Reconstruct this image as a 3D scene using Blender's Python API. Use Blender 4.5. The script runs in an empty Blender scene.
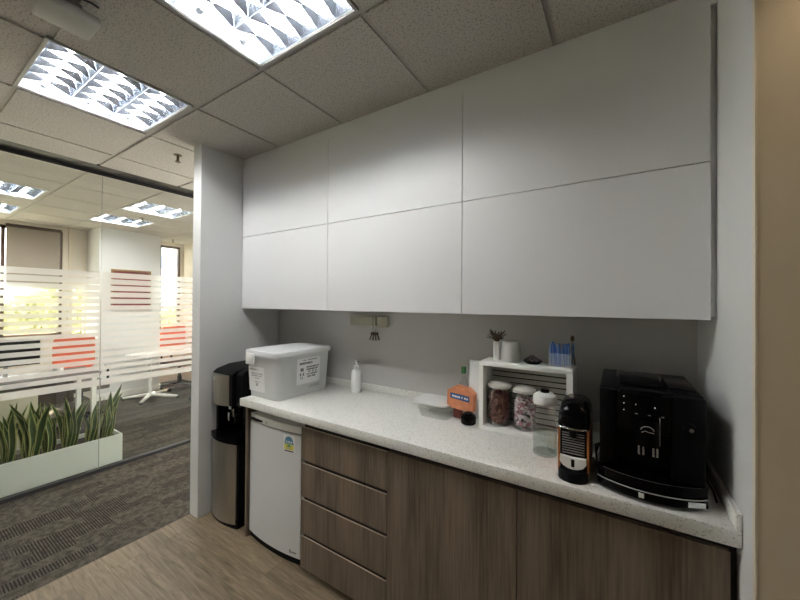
import bpy, bmesh, math, random
from mathutils import Vector, Matrix
random.seed(7)
C = bpy.context.scene.collection
PI = math.pi
# ---------------------------------------------------------------- constants (metres)
H = 1.545                    # eye height
XR, XL, YB, YF, YC, ZC, ZT = 0.2905, -2.4586, 1.9055, 1.2834, 1.5615, 0.927, 2.647
XG = -3.935                  # glass partition (before the office correction below)
FZ = .03                      # finished floor level
XW = -7.25                   # far office wall
# ---------------------------------------------------------------- material helpers
def newmat(name):
    m = bpy.data.materials.new(name); m.use_nodes = True
    nt = m.node_tree; b = nt.nodes['Principled BSDF']
    return m, nt, b
def pm(name, col, rough=0.5, metal=0.0, noise=0.0, scale=40.0, bump=0.0, spec=None, emit=None, coat=0.0):
    m, nt, b = newmat(name)
    b.inputs['Roughness'].default_value = rough; b.inputs['Metallic'].default_value = metal
    if spec is not None: b.inputs['Specular IOR Level'].default_value = spec
    b.inputs['Coat Weight'].default_value = coat
    b.inputs['Base Color'].default_value = (*col, 1)
    tc = nt.nodes.new('ShaderNodeTexCoord'); n = nt.nodes.new('ShaderNodeTexNoise')
    n.inputs['Scale'].default_value = scale; n.inputs['Detail'].default_value = 4
    nt.links.new(tc.outputs['Object'], n.inputs['Vector'])
    if noise > 0:
        r = nt.nodes.new('ShaderNodeMix'); r.data_type = 'RGBA'
        r.inputs['A'].default_value = (*[c*(1-noise) for c in col], 1); r.inputs['B'].default_value = (*[min(1, c*(1+noise)) for c in col], 1)
        nt.links.new(n.outputs['Fac'], r.inputs['Factor']); nt.links.new(r.outputs['Result'], b.inputs['Base Color'])
    if bump > 0:
        bp = nt.nodes.new('ShaderNodeBump'); bp.inputs['Strength'].default_value = bump; bp.inputs['Distance'].default_value = 0.002
        nt.links.new(n.outputs['Fac'], bp.inputs['Height']); nt.links.new(bp.outputs['Normal'], b.inputs['Normal'])
    if emit:
        b.inputs['Emission Color'].default_value = (*emit[0], 1); b.inputs['Emission Strength'].default_value = emit[1]
    return m
def glassmat(name, tint=(1, 1, 1), gloss=1.0, rough=0.0, milk=0.0):
    m = bpy.data.materials.new(name); m.use_nodes = True; nt = m.node_tree; nt.nodes.clear()
    o = nt.nodes.new('ShaderNodeOutputMaterial'); t = nt.nodes.new('ShaderNodeBsdfTransparent'); t.inputs[0].default_value = (*tint, 1)
    g = nt.nodes.new('ShaderNodeBsdfGlossy'); g.inputs['Roughness'].default_value = rough
    f = nt.nodes.new('ShaderNodeLayerWeight'); f.inputs['Blend'].default_value = .5
    pw = nt.nodes.new('ShaderNodeMath'); pw.operation = 'POWER'; pw.inputs[1].default_value = 4.5
    nt.links.new(f.outputs['Facing'], pw.inputs[0])
    mu = nt.nodes.new('ShaderNodeMath'); mu.operation = 'MULTIPLY_ADD'; mu.inputs[1].default_value = .55*gloss; mu.inputs[2].default_value = .035*gloss
    nt.links.new(pw.outputs[0], mu.inputs[0])
    mx = nt.nodes.new('ShaderNodeMixShader'); nt.links.new(mu.outputs[0], mx.inputs[0])
    nt.links.new(t.outputs[0], mx.inputs[1]); nt.links.new(g.outputs[0], mx.inputs[2])
    last = mx
    if milk > 0:
        d = nt.nodes.new('ShaderNodeBsdfDiffuse'); d.inputs[0].default_value = (.90, .91, .91, 1)
        tr = nt.nodes.new('ShaderNodeBsdfTranslucent'); tr.inputs[0].default_value = (.85, .87, .86, 1)
        m1 = nt.nodes.new('ShaderNodeMixShader'); m1.inputs[0].default_value = .25
        nt.links.new(d.outputs[0], m1.inputs[1]); nt.links.new(tr.outputs[0], m1.inputs[2])
        m2 = nt.nodes.new('ShaderNodeMixShader'); m2.inputs[0].default_value = milk
        nt.links.new(mx.outputs[0], m2.inputs[1]); nt.links.new(m1.outputs[0], m2.inputs[2]); last = m2
    nt.links.new(last.outputs[0], o.inputs[0])
    return m
M = {}
M['cab'] = pm('cabinet white laminate', (.78, .79, .80), .42, noise=.015, scale=3)
M['wall'] = pm('painted wall', (.72, .73, .73), .7, noise=.02, scale=60, bump=.15)
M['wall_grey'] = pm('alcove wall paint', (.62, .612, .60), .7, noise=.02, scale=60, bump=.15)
M['wall_cream'] = pm('cream office wall', (.76, .70, .60), .7, noise=.02, scale=30)
M['wall_dark'] = pm('taupe wall', (.30, .27, .23), .7, noise=.03, scale=30)
M['beige'] = pm('beige panel', (.74, .63, .47), .38, noise=.03, scale=25, bump=.05)
M['tile_edge'] = pm('grid bar', (.40, .38, .35), .6)
M['black'] = pm('matt black', (.012, .012, .013), .5)
M['gloss_black'] = pm('gloss black plastic', (.002, .002, .0025), .14, coat=.0, spec=.14)
M['satin_black'] = pm('satin black plastic', (.0035, .004, .005), .45, spec=.12)
M['edge'] = pm('painted edge highlight', (.50, .42, .33), .4)  # light caught by the drawer tops, put into the colour
M['dark_gap'] = pm('dark carcass', (.02, .016, .014), .8)
M['white_pl'] = pm('white plastic', (.80, .81, .80), .35)
M['white_metal'] = pm('white powder coat', (.88, .88, .85), .4)
M['fridge'] = pm('fridge enamel', (.70, .715, .73), .32, bump=.05, scale=250)
M['grey_pl'] = pm('grey plastic', (.35, .35, .34), .45)
M['dark_grey'] = pm('dark grey plastic', (.07, .07, .065), .5)
M['chrome'] = pm('chrome', (.75, .76, .78), .15, metal=1)
M['brass'] = pm('aged brass', (.13, .10, .07), .4, metal=.7)
M['paper'] = pm('paper label', (.86, .87, .87), .7)
M['ink'] = pm('ink', (.04, .04, .045), .7)
M['greyink'] = pm('grey print', (.3, .3, .31), .7)
M['blue'] = pm('blue print', (.03, .10, .30), .6)
M['label_blue'] = pm('label blue', (.10, .28, .45), .6)
M['label_yellow'] = pm('label yellow', (.75, .70, .12), .6)
M['label_green'] = pm('label green', (.10, .30, .12), .6)
M['orange_card'] = pm('orange carton', (.72, .27, .13), .5, noise=.35, scale=30)
M['orange_pl'] = pm('orange plastic', (.50, .17, .05), .4)
M['coral'] = pm('coral fabric', (.80, .16, .08), .8, noise=.08, scale=200)
M['cream_pl'] = pm('cream plastic', (.50, .48, .38), .5)
M['steel'] = None
M['planter'] = pm('pale planter lacquer', (.72, .76, .69), .4)
M['soil'] = pm('potting soil', (.03, .022, .015), .95, noise=.5, scale=60, bump=1)
M['red_packet'] = pm('red brown wrapper', (.20, .045, .035), .35, noise=.4, scale=70)
M['tan_packet'] = pm('tan wrapper', (.40, .22, .12), .4, noise=.3, scale=50)
M['white_packet'] = pm('white wrapper', (.75, .68, .70), .4)
M['pink_packet'] = pm('pink wrapper', (.45, .18, .22), .4)
M['dark_packet'] = pm('dark wrapper', (.05, .035, .04), .4)
M['blue_stick'] = pm('blue paper stick', (.07, .20, .62), .6)
M['lblue_stick'] = pm('light blue paper stick', (.25, .42, .80), .6)
M['dried'] = pm('dried brown stalk', (.13, .09, .06), .9, noise=.3)
M['ceramic'] = pm('stone grey ceramic', (.50, .50, .47), .5)  # also carries the painted underside shade of the white ceiling box
M['jarlid'] = pm('milky lid', (.62, .60, .56), .35)
M['green_pl'] = pm('green plastic', (.06, .22, .08), .4)
M['blind'] = pm('roller blind', (.40, .35, .29), .85, noise=.03, scale=300)
M['frame_brown'] = pm('brown window frame', (.10, .06, .04), .5)
M['frame_lt'] = pm('light window frame', (.75, .68, .55), .5)
M['track'] = pm('dark aluminium track', (.07, .07, .075), .4, metal=.5)
M['reflector'] = pm('louvre aluminium', (.34, .38, .45), .25, metal=.85)
M['housing'] = pm('lamp housing white', (.45, .47, .49), .5)
M['rim'] = pm('lamp rim', (.45, .45, .44), .5)
M['tube'] = pm('fluorescent tube', (1, 1, 1), .5, emit=((1.0, .985, .95), 42.0))
M['led'] = pm('indicator light', (.8, .8, .8), .5, emit=((1, 1, 1), .6))
M['red_art'] = pm('red print', (.20, .02, .02), .6, noise=.5, scale=6)
M['frame_gold'] = pm('bronze picture frame', (.30, .17, .06), .4, metal=.4)
M['bark'] = pm('bark', (.15, .11, .07), .9, noise=.3)
M['building'] = pm('pale facade', (.75, .77, .80), .8)
M['bwindow'] = pm('facade windows', (.20, .27, .42), .3)
M['dark_top'] = pm('dark desk top', (.06, .045, .035), .5)
M['clear'] = glassmat('clear glass jar', (.955, .97, .965), 2.8, .02)
M['pane'] = glassmat('partition glass', (.975, .985, .975), 1.0)
M['winpane'] = glassmat('window glass', (.95, .97, .97), .6)
M['milky'] = glassmat('milky plastic', (.95, .95, .95), .9, .12, .78)
M['thinplastic'] = glassmat('thin clear plastic', (.97, .98, .97), 1.2, .08, .16)
M['water'] = glassmat('water', (.86, .91, .89), 2.2, .0)
M['lid_pl'] = pm('translucent white lid', (.82, .83, .82), .3)
# brushed steel (vertical streaks)
def steel():
    m, nt, b = newmat('brushed steel')
    b.inputs['Metallic'].default_value = .9; b.inputs['Roughness'].default_value = .33
    tc = nt.nodes.new('ShaderNodeTexCoord'); mp = nt.nodes.new('ShaderNodeMapping'); mp.inputs['Scale'].default_value = (60, 60, 2)
    n = nt.nodes.new('ShaderNodeTexNoise'); n.inputs['Scale'].default_value = 3
    r = nt.nodes.new('ShaderNodeMix'); r.data_type = 'RGBA'; r.inputs['A'].default_value = (.34, .32, .29, 1); r.inputs['B'].default_value = (.50, .48, .44, 1)
    nt.links.new(tc.outputs['Object'], mp.inputs[0]); nt.links.new(mp.outputs[0], n.inputs['Vector'])
    nt.links.new(n.outputs['Fac'], r.inputs['Factor']); nt.links.new(r.outputs['Result'], b.inputs['Base Color'])
    return m
M['steel'] = steel()
# frosted film on the partition
def frost():
    m = bpy.data.materials.new('frosted film'); m.use_nodes = True; nt = m.node_tree; nt.nodes.clear()
    N = nt.nodes.new; L = nt.links.new
    o = N('ShaderNodeOutputMaterial'); t = N('ShaderNodeBsdfTransparent'); t.inputs[0].default_value = (.95, .95, .93, 1)
    d = N('ShaderNodeBsdfDiffuse'); d.inputs[0].default_value = (.86, .84, .82, 1)
    tr = N('ShaderNodeBsdfTranslucent'); tr.inputs[0].default_value = (.90, .88, .85, 1)
    rf = N('ShaderNodeBsdfRefraction'); rf.inputs['Roughness'].default_value = .45; rf.inputs['IOR'].default_value = 1.08; rf.inputs['Color'].default_value = (.97, .96, .94, 1)
    a = N('ShaderNodeMixShader'); a.inputs[0].default_value = .55; L(d.outputs[0], a.inputs[1]); L(tr.outputs[0], a.inputs[2])
    b = N('ShaderNodeMixShader'); b.inputs[0].default_value = .55; L(t.outputs[0], b.inputs[1]); L(rf.outputs[0], b.inputs[2])
    c = N('ShaderNodeMixShader'); c.inputs[0].default_value = .47; L(b.outputs[0], c.inputs[1]); L(a.outputs[0], c.inputs[2])
    L(c.outputs[0], o.inputs[0]); return m
M['frost'] = frost()
# quartz worktop
def quartz():
    m, nt, b = newmat('speckled quartz'); N = nt.nodes.new; L = nt.links.new
    b.inputs['Roughness'].default_value = .30
    tc = N('ShaderNodeTexCoord'); v = N('ShaderNodeTexVoronoi'); v.inputs['Scale'].default_value = 260; L(tc.outputs['Object'], v.inputs['Vector'])
    sp = N('ShaderNodeSeparateColor'); L(v.outputs['Color'], sp.inputs[0])
    r = N('ShaderNodeValToRGB'); e = r.color_ramp.elements
    e[0].position = 0; e[0].color = (.50, .50, .46, 1); e[1].position = .14; e[1].color = (.80, .80, .76, 1)
    e2 = e.new(.8); e2.color = (.84, .84, .80, 1); e3 = e.new(.95); e3.color = (.86, .87, .84, 1)
    L(sp.outputs[0], r.inputs[0]); L(r.outputs[0], b.inputs['Base Color']); return m
M['quartz'] = quartz()
# vertical-grain laminate
def laminate():
    m, nt, b = newmat('grey brown oak laminate'); N = nt.nodes.new; L = nt.links.new
    b.inputs['Roughness'].default_value = .48
    tc = N('ShaderNodeTexCoord'); mp = N('ShaderNodeMapping'); mp.inputs['Scale'].default_value = (38, 38, 1.3)
    n = N('ShaderNodeTexNoise'); n.inputs['Scale'].default_value = 2.8; n.inputs['Detail'].default_value = 8; n.inputs['Roughness'].default_value = .65
    L(tc.outputs['Object'], mp.inputs[0]); L(mp.outputs[0], n.inputs['Vector'])
    mp2 = N('ShaderNodeMapping'); mp2.inputs['Scale'].default_value = (5, 5, .5); n2 = N('ShaderNodeTexNoise'); n2.inputs['Scale'].default_value = 2; n2.inputs['Detail'].default_value = 2
    L(tc.outputs['Object'], mp2.inputs[0]); L(mp2.outputs[0], n2.inputs['Vector'])
    ad = N('ShaderNodeMix'); ad.data_type = 'FLOAT'; ad.inputs[0].default_value = .38; L(n.outputs['Fac'], ad.inputs['A']); L(n2.outputs['Fac'], ad.inputs['B'])
    r = N('ShaderNodeValToRGB'); e = r.color_ramp.elements
    e[0].position = .33; e[0].color = (.070, .050, .035, 1); e[1].position = .68; e[1].color = (.245, .188, .136, 1)
    L(ad.outputs[0], r.inputs[0]); L(r.outputs[0], b.inputs['Base Color'])
    bp = N('ShaderNodeBump'); bp.inputs['Strength'].default_value = .15; bp.inputs['Distance'].default_value = .001; L(n.outputs['Fac'], bp.inputs['Height']); L(bp.outputs[0], b.inputs['Normal'])
    return m
M['lam'] = laminate()
# vinyl planks, boards run along X
def planks():
    m, nt, b = newmat('oak vinyl planks'); N = nt.nodes.new; L = nt.links.new
    b.inputs['Roughness'].default_value = .42
    tc = N('ShaderNodeTexCoord'); br = N('ShaderNodeTexBrick')
    br.inputs['Scale'].default_value = 1; br.inputs['Brick Width'].default_value = 1.2; br.inputs['Row Height'].default_value = .15
    br.inputs['Mortar Size'].default_value = .0012; br.offset = .37
    br.inputs['Color1'].default_value = (.0, .0, .0, 1); br.inputs['Color2'].default_value = (1, 1, 1, 1); br.inputs['Mortar'].default_value = (.5, .5, .5, 1)
    L(tc.outputs['Object'], br.inputs['Vector'])
    mp = N('ShaderNodeMapping'); mp.inputs['Scale'].default_value = (1.6, 16, 1)
    av = N('ShaderNodeVectorMath'); av.operation = 'ADD'; L(tc.outputs['Object'], av.inputs[0]); L(br.outputs['Color'], av.inputs[1]); L(av.outputs[0], mp.inputs[0])
    n = N('ShaderNodeTexNoise'); n.inputs['Scale'].default_value = 2.5; n.inputs['Detail'].default_value = 7; n.inputs['Roughness'].default_value = .65; n.inputs['Distortion'].default_value = 1.2
    L(mp.outputs[0], n.inputs['Vector'])
    r = N('ShaderNodeValToRGB'); e = r.color_ramp.elements
    e[0].position = .3; e[0].color = (.135, .096, .056, 1); e[1].position = .72; e[1].color = (.345, .268, .175, 1)
    L(n.outputs['Fac'], r.inputs[0])
    hs = N('ShaderNodeMix'); hs.data_type = 'RGBA'; hs.blend_type = 'MULTIPLY'; hs.inputs['Factor'].default_value = .25
    L(r.outputs[0], hs.inputs['A']); L(br.outputs['Color'], hs.inputs['B'])
    m2 = N('ShaderNodeMix'); m2.data_type = 'RGBA'; L(br.outputs['Fac'], m2.inputs['Factor']); L(hs.outputs['Result'], m2.inputs['A']); m2.inputs['B'].default_value = (.13, .09, .055, 1)
    L(m2.outputs['Result'], b.inputs['Base Color']); return m
M['planks'] = planks()
# ribbed carpet tile
def carpet():
    m, nt, b = newmat('patterned carpet tile'); N = nt.nodes.new; L = nt.links.new
    b.inputs['Roughness'].default_value = .95; b.inputs['Specular IOR Level'].default_value = .1
    tc = N('ShaderNodeTexCoord')
    mp = N('ShaderNodeMapping'); mp.inputs['Rotation'].default_value = (0, 0, PI/2); L(tc.outputs['Object'], mp.inputs[0])
    br = N('ShaderNodeTexBrick'); br.inputs['Scale'].default_value = 1; br.inputs['Brick Width'].default_value = .24; br.inputs['Row Height'].default_value = .083
    br.inputs['Mortar Size'].default_value = 0; br.inputs['Color1'].default_value = (0, 0, 0, 1); br.inputs['Color2'].default_value = (1, 1, 1, 1); br.offset = .41; br.squash = 1.6; br.squash_frequency = 3
    L(mp.outputs[0], br.inputs['Vector'])
    th = N('ShaderNodeMapRange'); th.inputs['From Min'].default_value = .42; th.inputs['From Max'].default_value = .62; L(br.outputs['Color'], th.inputs['Value'])
    w = N('ShaderNodeTexWave'); w.bands_direction = 'Y'; w.inputs['Scale'].default_value = 23; w.inputs['Distortion'].default_value = .6; L(tc.outputs['Object'], w.inputs['Vector'])
    wr = N('ShaderNodeMapRange'); wr.inputs['From Min'].default_value = .35; wr.inputs['From Max'].default_value = .6; L(w.outputs['Fac'], wr.inputs['Value'])
    iv = N('ShaderNodeMath'); iv.operation = 'SUBTRACT'; iv.inputs[0].default_value = 1; L(wr.outputs[0], iv.inputs[1])
    mu = N('ShaderNodeMath'); mu.operation = 'MULTIPLY'; L(th.outputs[0], mu.inputs[0]); L(iv.outputs[0], mu.inputs[1])
    n = N('ShaderNodeTexNoise'); n.inputs['Scale'].default_value = 170; n.inputs['Detail'].default_value = 3; L(tc.outputs['Object'], n.inputs['Vector'])
    n2 = N('ShaderNodeTexNoise'); n2.inputs['Scale'].default_value = 28; n2.inputs['Detail'].default_value = 3; L(tc.outputs['Object'], n2.inputs['Vector'])
    av = N('ShaderNodeMath'); av.operation = 'ADD'; L(n.outputs['Fac'], av.inputs[0]); L(n2.outputs['Fac'], av.inputs[1])
    r = N('ShaderNodeValToRGB'); e = r.color_ramp.elements; e[0].position = .38; e[0].color = (.040, .035, .028, 1); e[1].position = .62; e[1].color = (.118, .105, .086, 1)
    hv = N('ShaderNodeMath'); hv.operation = 'MULTIPLY'; hv.inputs[1].default_value = .5; L(av.outputs[0], hv.inputs[0]); L(hv.outputs[0], r.inputs[0])
    m2 = N('ShaderNodeMix'); m2.data_type = 'RGBA'; L(mu.outputs[0], m2.inputs['Factor']); L(r.outputs[0], m2.inputs['A']); m2.inputs['B'].default_value = (.026, .022, .019, 1)
    L(m2.outputs['Result'], b.inputs['Base Color'])
    bp = N('ShaderNodeBump'); bp.inputs['Strength'].default_value = .5; bp.inputs['Distance'].default_value = .003; L(n.outputs['Fac'], bp.inputs['Height']); L(bp.outputs[0], b.inputs['Normal'])
    return m
M['carpet'] = carpet()
def ceil_tile():
    m, nt, b = newmat('mineral fibre tile'); N = nt.nodes.new; L = nt.links.new
    b.inputs['Roughness'].default_value = .9
    tc = N('ShaderNodeTexCoord'); n = N('ShaderNodeTexNoise'); n.inputs['Scale'].default_value = 130; n.inputs['Detail'].default_value = 3; L(tc.outputs['Object'], n.inputs['Vector'])
    r = N('ShaderNodeValToRGB'); e = r.color_ramp.elements; e[0].position = .34; e[0].color = (.28, .262, .24, 1); e[1].position = .48; e[1].color = (.50, .475, .435, 1)
    L(n.outputs['Fac'], r.inputs[0]); L(r.outputs[0], b.inputs['Base Color'])
    bp = N('ShaderNodeBump'); bp.inputs['Strength'].default_value = .4; bp.inputs['Distance'].default_value = .002; L(n.outputs['Fac'], bp.inputs['Height']); L(bp.outputs[0], b.inputs['Normal'])
    return m
M['tile'] = ceil_tile()
def leafmat():
    m, nt, b = newmat('snake plant leaf'); N = nt.nodes.new; L = nt.links.new
    b.inputs['Roughness'].default_value = .45
    uv = N('ShaderNodeUVMap'); sx = N('ShaderNodeSeparateXYZ'); L(uv.outputs[0], sx.inputs[0])
    r = N('ShaderNodeValToRGB'); e = r.color_ramp.elements; r.color_ramp.interpolation = 'LINEAR'
    e[0].position = .0; e[0].color = (.46, .47, .18, 1); e[1].position = 1; e[1].color = (.46, .47, .18, 1)
    for p, c in ((.13, (.42, .44, .17, 1)), (.2, (.045, .095, .028, 1)), (.8, (.045, .095, .028, 1)), (.87, (.42, .44, .17, 1))):
        k = e.new(p); k.color = c
    L(sx.outputs[0], r.inputs[0])
    w = N('ShaderNodeTexNoise'); mp = N('ShaderNodeMapping'); mp.inputs['Scale'].default_value = (2, 14, 1); L(uv.outputs[0], mp.inputs[0]); L(mp.outputs[0], w.inputs['Vector']); w.inputs['Scale'].default_value = 2
    mm = N('ShaderNodeMix'); mm.data_type = 'RGBA'; mm.blend_type = 'MULTIPLY'; mm.inputs['Factor'].default_value = .6
    rr = N('ShaderNodeValToRGB'); rr.color_ramp.elements[0].position = .35; rr.color_ramp.elements[0].color = (.45, .5, .4, 1); rr.color_ramp.elements[1].position = .6
    L(w.outputs['Fac'], rr.inputs[0]); L(r.outputs[0], mm.inputs['A']); L(rr.outputs[0], mm.inputs['B']); L(mm.outputs['Result'], b.inputs['Base Color'])
    return m
M['leaf'] = leafmat()
M['tree'] = pm('tree leaf', (.42, .42, .22), .6, noise=.5, scale=3)
M['ground'] = pm('outside ground', (.35, .36, .30), .9, noise=.2, scale=.5)

# ---------------------------------------------------------------- mesh helpers
TK = [1.0, 0.0]   # size correction for what is built beyond the glass: factor, rise
def TP(p): return Vector((p[0]*TK[0], p[1]*TK[0], p[2]*TK[0]+TK[1]))
class MB:
    def __init__(s): s.bm = bmesh.new(); s.uv = None
    def box(s, x0, x1, y0, y1, z0, z1, bev=0, seg=2, rot=None, piv=None):
        r = bmesh.ops.create_cube(s.bm, size=1); vs = r['verts']
        for v in vs: v.co = Vector((x0 + (v.co.x+.5)*(x1-x0), y0 + (v.co.y+.5)*(y1-y0), z0 + (v.co.z+.5)*(z1-z0)))
        if bev > 0:
            es = list({e for v in vs for e in v.link_edges})
            r2 = bmesh.ops.bevel(s.bm, geom=es, offset=bev, segments=seg, affect='EDGES', profile=.5)
            vs = list({v for f in r2['faces'] for v in f.verts} | {v for v in vs if v.is_valid})
        if rot is not None:
            p = Vector(piv) if piv else Vector(((x0+x1)/2, (y0+y1)/2, (z0+z1)/2))
            bmesh.ops.rotate(s.bm, verts=vs, cent=p, matrix=rot)
        return s
    def vbox(s, x0, x1, y0, y1, z0, z1, r, seg=5, taper=1.0, top_inset=0):
        # box with rounded vertical corners; taper scales the lower outline
        cx, cy = (x0+x1)/2, (y0+y1)/2; pts = []
        for (sx, sy, a0) in ((1, 1, 0), (-1, 1, PI/2), (-1, -1, PI), (1, -1, 3*PI/2)):
            ox = cx + sx*((x1-x0)/2 - r); oy = cy + sy*((y1-y0)/2 - r)
            for k in range(seg+1):
                a = a0 + k*PI/2/seg; pts.append((ox + r*math.cos(a), oy + r*math.sin(a)))
        rings = [(z0, taper)] + ([(z1, 1)] if not top_inset else [(z1-top_inset, 1), (z1-top_inset*.3, 1-.3*top_inset/((x1-x0)/2)), (z1, 1-1.2*top_inset/((x1-x0)/2))])
        rs = []
        for z, t in rings: rs.append([s.bm.verts.new((cx+(x-cx)*t, cy+(y-cy)*t, z)) for x, y in pts])
        n = len(pts)
        for a, b in zip(rs, rs[1:]):
            for i in range(n): s.bm.faces.new((a[i], a[(i+1) % n], b[(i+1) % n], b[i]))
        s.bm.faces.new(rs[-1]); s.bm.faces.new(rs[0][::-1]); return s
    def prism(s, pts, a, b, axis='z'):
        # polygon extruded from a to b along axis; pts are the other two coords in (x,y)/(y,z)/(x,z) order
        def P(p, t): return {'z': (p[0], p[1], t), 'x': (t, p[0], p[1]), 'y': (p[0], t, p[1])}[axis]
        A = [s.bm.verts.new(P(p, a)) for p in pts]; B = [s.bm.verts.new(P(p, b)) for p in pts]; n = len(pts)
        for i in range(n): s.bm.faces.new((A[i], A[(i+1) % n], B[(i+1) % n], B[i]))
        s.bm.faces.new(B); s.bm.faces.new(A[::-1]); return s
    def lathe(s, cx, cy, prof, n=28, cap=True):
        rs = []
        for r, z in prof: rs.append([s.bm.verts.new((cx + r*math.cos(2*PI*k/n), cy + r*math.sin(2*PI*k/n), z)) for k in range(n)])
        for a, b in zip(rs, rs[1:]):
            for i in range(n): s.bm.faces.new((a[i], a[(i+1) % n], b[(i+1) % n], b[i]))
        if cap: s.bm.faces.new(rs[-1]); s.bm.faces.new(rs[0][::-1])
        return s
    def cyl(s, p0, p1, r, n=16, r2=None):
        p0, p1 = Vector(p0), Vector(p1); d = p1-p0; q = d.to_track_quat('Z', 'Y'); r2 = r if r2 is None else r2
        A = [s.bm.verts.new(p0 + q @ Vector((r*math.cos(2*PI*k/n), r*math.sin(2*PI*k/n), 0))) for k in range(n)]
        B = [s.bm.verts.new(p1 + q @ Vector((r2*math.cos(2*PI*k/n), r2*math.sin(2*PI*k/n), 0))) for k in range(n)]
        for i in range(n): s.bm.faces.new((A[i], A[(i+1) % n], B[(i+1) % n], B[i]))
        s.bm.faces.new(B); s.bm.faces.new(A[::-1]); return s
    def tube(s, pts, r, n=8):
        pts = [Vector(p) for p in pts]; rings = []; up = None
        for i, p in enumerate(pts):
            t = (pts[min(i+1, len(pts)-1)] - pts[max(i-1, 0)]).normalized()
            if up is None: up = t.orthogonal().normalized()
            up = (up - t*up.dot(t)).normalized(); w = t.cross(up)
            rings.append([s.bm.verts.new(p + r*(math.cos(2*PI*k/n)*up + math.sin(2*PI*k/n)*w)) for k in range(n)])
        for a, b in zip(rings, rings[1:]):
            for i in range(n): s.bm.faces.new((a[i], a[(i+1) % n], b[(i+1) % n], b[i]))
        s.bm.faces.new(rings[-1]); s.bm.faces.new(rings[0][::-1]); return s
    def ball(s, c, rx, ry=None, rz=None, u=16, v=10):
        r = bmesh.ops.create_uvsphere(s.bm, u_segments=u, v_segments=v, radius=1)
        for w in r['verts']: w.co = Vector((c[0]+w.co.x*rx, c[1]+w.co.y*(ry or rx), c[2]+w.co.z*(rz or rx)))
        return s
    def quad(s, *ps): s.bm.faces.new([s.bm.verts.new(p) for p in ps]); return s
def link_mesh(mb, name, m, parent=None, origin=None, ang=.6):
    bm = mb.bm
    if TK[0] != 1:
        for v in bm.verts: v.co = TP(v.co)
    off = Vector(parent['_o']) if parent is not None and '_o' in parent else (TP(origin) if origin else Vector((0, 0, 0)))
    bmesh.ops.recalc_face_normals(bm, faces=bm.faces[:])
    for f in bm.faces: f.smooth = True
    for e in bm.edges:
        if len(e.link_faces) == 2 and e.calc_face_angle(0) > ang: e.smooth = False
    bmesh.ops.translate(bm, verts=bm.verts[:], vec=-off)
    me = bpy.data.meshes.new(name); bm.to_mesh(me); bm.free()
    o = bpy.data.objects.new(name, me); C.objects.link(o)
    me.materials.append(m if not isinstance(m, str) else M[m])
    return o
ROOTS = []
def thing(name, label, cat, loc=(0, 0, 0), group=None):
    o = bpy.data.objects.new(name, None); C.objects.link(o); loc = TP(loc); o.location = loc; o.empty_display_size = .05
    o['label'] = label; o['category'] = cat; o['_o'] = list(loc); ROOTS.append(o)
    if group: o['group'] = group
    return o
def part(mb, name, m, parent, label=None, ang=.6):
    o = link_mesh(mb, name, m, parent, ang=ang); o['_o'] = list(parent['_o']); o.parent = parent; ROOTS.append(o)
    if label: o['label'] = label
    return o
def solo(mb, name, m, label, cat, origin, group=None, ang=.6):
    o = link_mesh(mb, name, m, None, origin, ang=ang); o.location = TP(origin); o['_o'] = list(TP(origin)); ROOTS.append(o)
    o['label'] = label; o['category'] = cat
    if group: o['group'] = group
    return o
def struct(mb, name, m, label=None, parent=None):
    o = link_mesh(mb, name, m)
    if parent: o.parent = parent
    else: o['kind'] = 'structure'
    if label: o['label'] = label
    return o
def copy_tree(o, loc, label):
    r = o.copy(); C.objects.link(r); r.location = loc; r['label'] = label
    for ch in list(o.children):
        c = ch.copy(); C.objects.link(c); c.parent = r
        for g in list(ch.children):
            d = g.copy(); C.objects.link(d); d.parent = c
    return r
def RZ(a): return Matrix.Rotation(a, 3, 'Z')
def RX(a): return Matrix.Rotation(a, 3, 'X')
def RY(a): return Matrix.Rotation(a, 3, 'Y')
B = lambda *a, **k: MB().box(*a, **k)

# ---------------------------------------------------------------- the setting
YN = -2.6
struct(B(-2.557, 1.25, YN, 2.1, -.05, FZ), 'floor', 'planks', 'oak vinyl plank floor of the pantry')
struct(B(XW-.2, -2.557, YN, 3.7, -.05, FZ), 'floor', 'carpet', 'dark patterned carpet tile floor')
struct(B(-2.561, -2.555, YN, 1.243, .028, FZ+.001), 'trim_1', 'dark_top')
# ceiling tiles clipped around the lamps
LAMPS = [(-1.405, -.835, .415, .975), (-2.6, -2.02, .40, .965),
         (-5.01, -4.43, 1.63, 2.19), (-6.07, -5.49, 1.61, 2.15), (-5.40, -4.85, .40, .96), (-6.52, -5.98, .40, .96),
         (-2.6, -2.02, -2.0, -1.44), (-5.40, -4.85, -1.4, -.84)]  # first lamp here is unseen, added to light the cabinet fronts
SLOT = (-3.845, -3.565, YN, 3.5)
def clip(rects, h):
    out = []
    for (a, b, c, d) in rects:
        if h[0] >= b or h[1] <= a or h[2] >= d or h[3] <= c: out.append((a, b, c, d)); continue
        if a < h[0]: out.append((a, h[0], c, d))
        if h[1] < b: out.append((h[1], b, c, d))
        x0, x1 = max(a, h[0]), min(b, h[1])
        if c < h[2]: out.append((x0, x1, c, h[2]))
        if h[3] < d: out.append((x0, x1, h[3], d))
    return out
tl = MB(); bars = MB()
g = .011
xs = [-.224 + .6013*k for k in range(-12, 4)]; ys = [1.0 + .6*k for k in range(-7, 5)]
HO = [SLOT] + [(a-.012, b+.012, c-.012, d+.012) for a, b, c, d in LAMPS]
for i in range(len(xs)-1):
    for j in range(len(ys)-1):
        rs = [(xs[i]+g, xs[i+1]-g, ys[j]+g, ys[j+1]-g)]
        for h in HO: rs = clip(rs, h)
        for (a, b, c, d) in rs:
            if b-a > .01 and d-c > .01: tl.box(a, b, c, d, ZT, ZT+.02)
struct(tl, 'ceiling', 'tile', 'speckled mineral fibre ceiling tiles')
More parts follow.
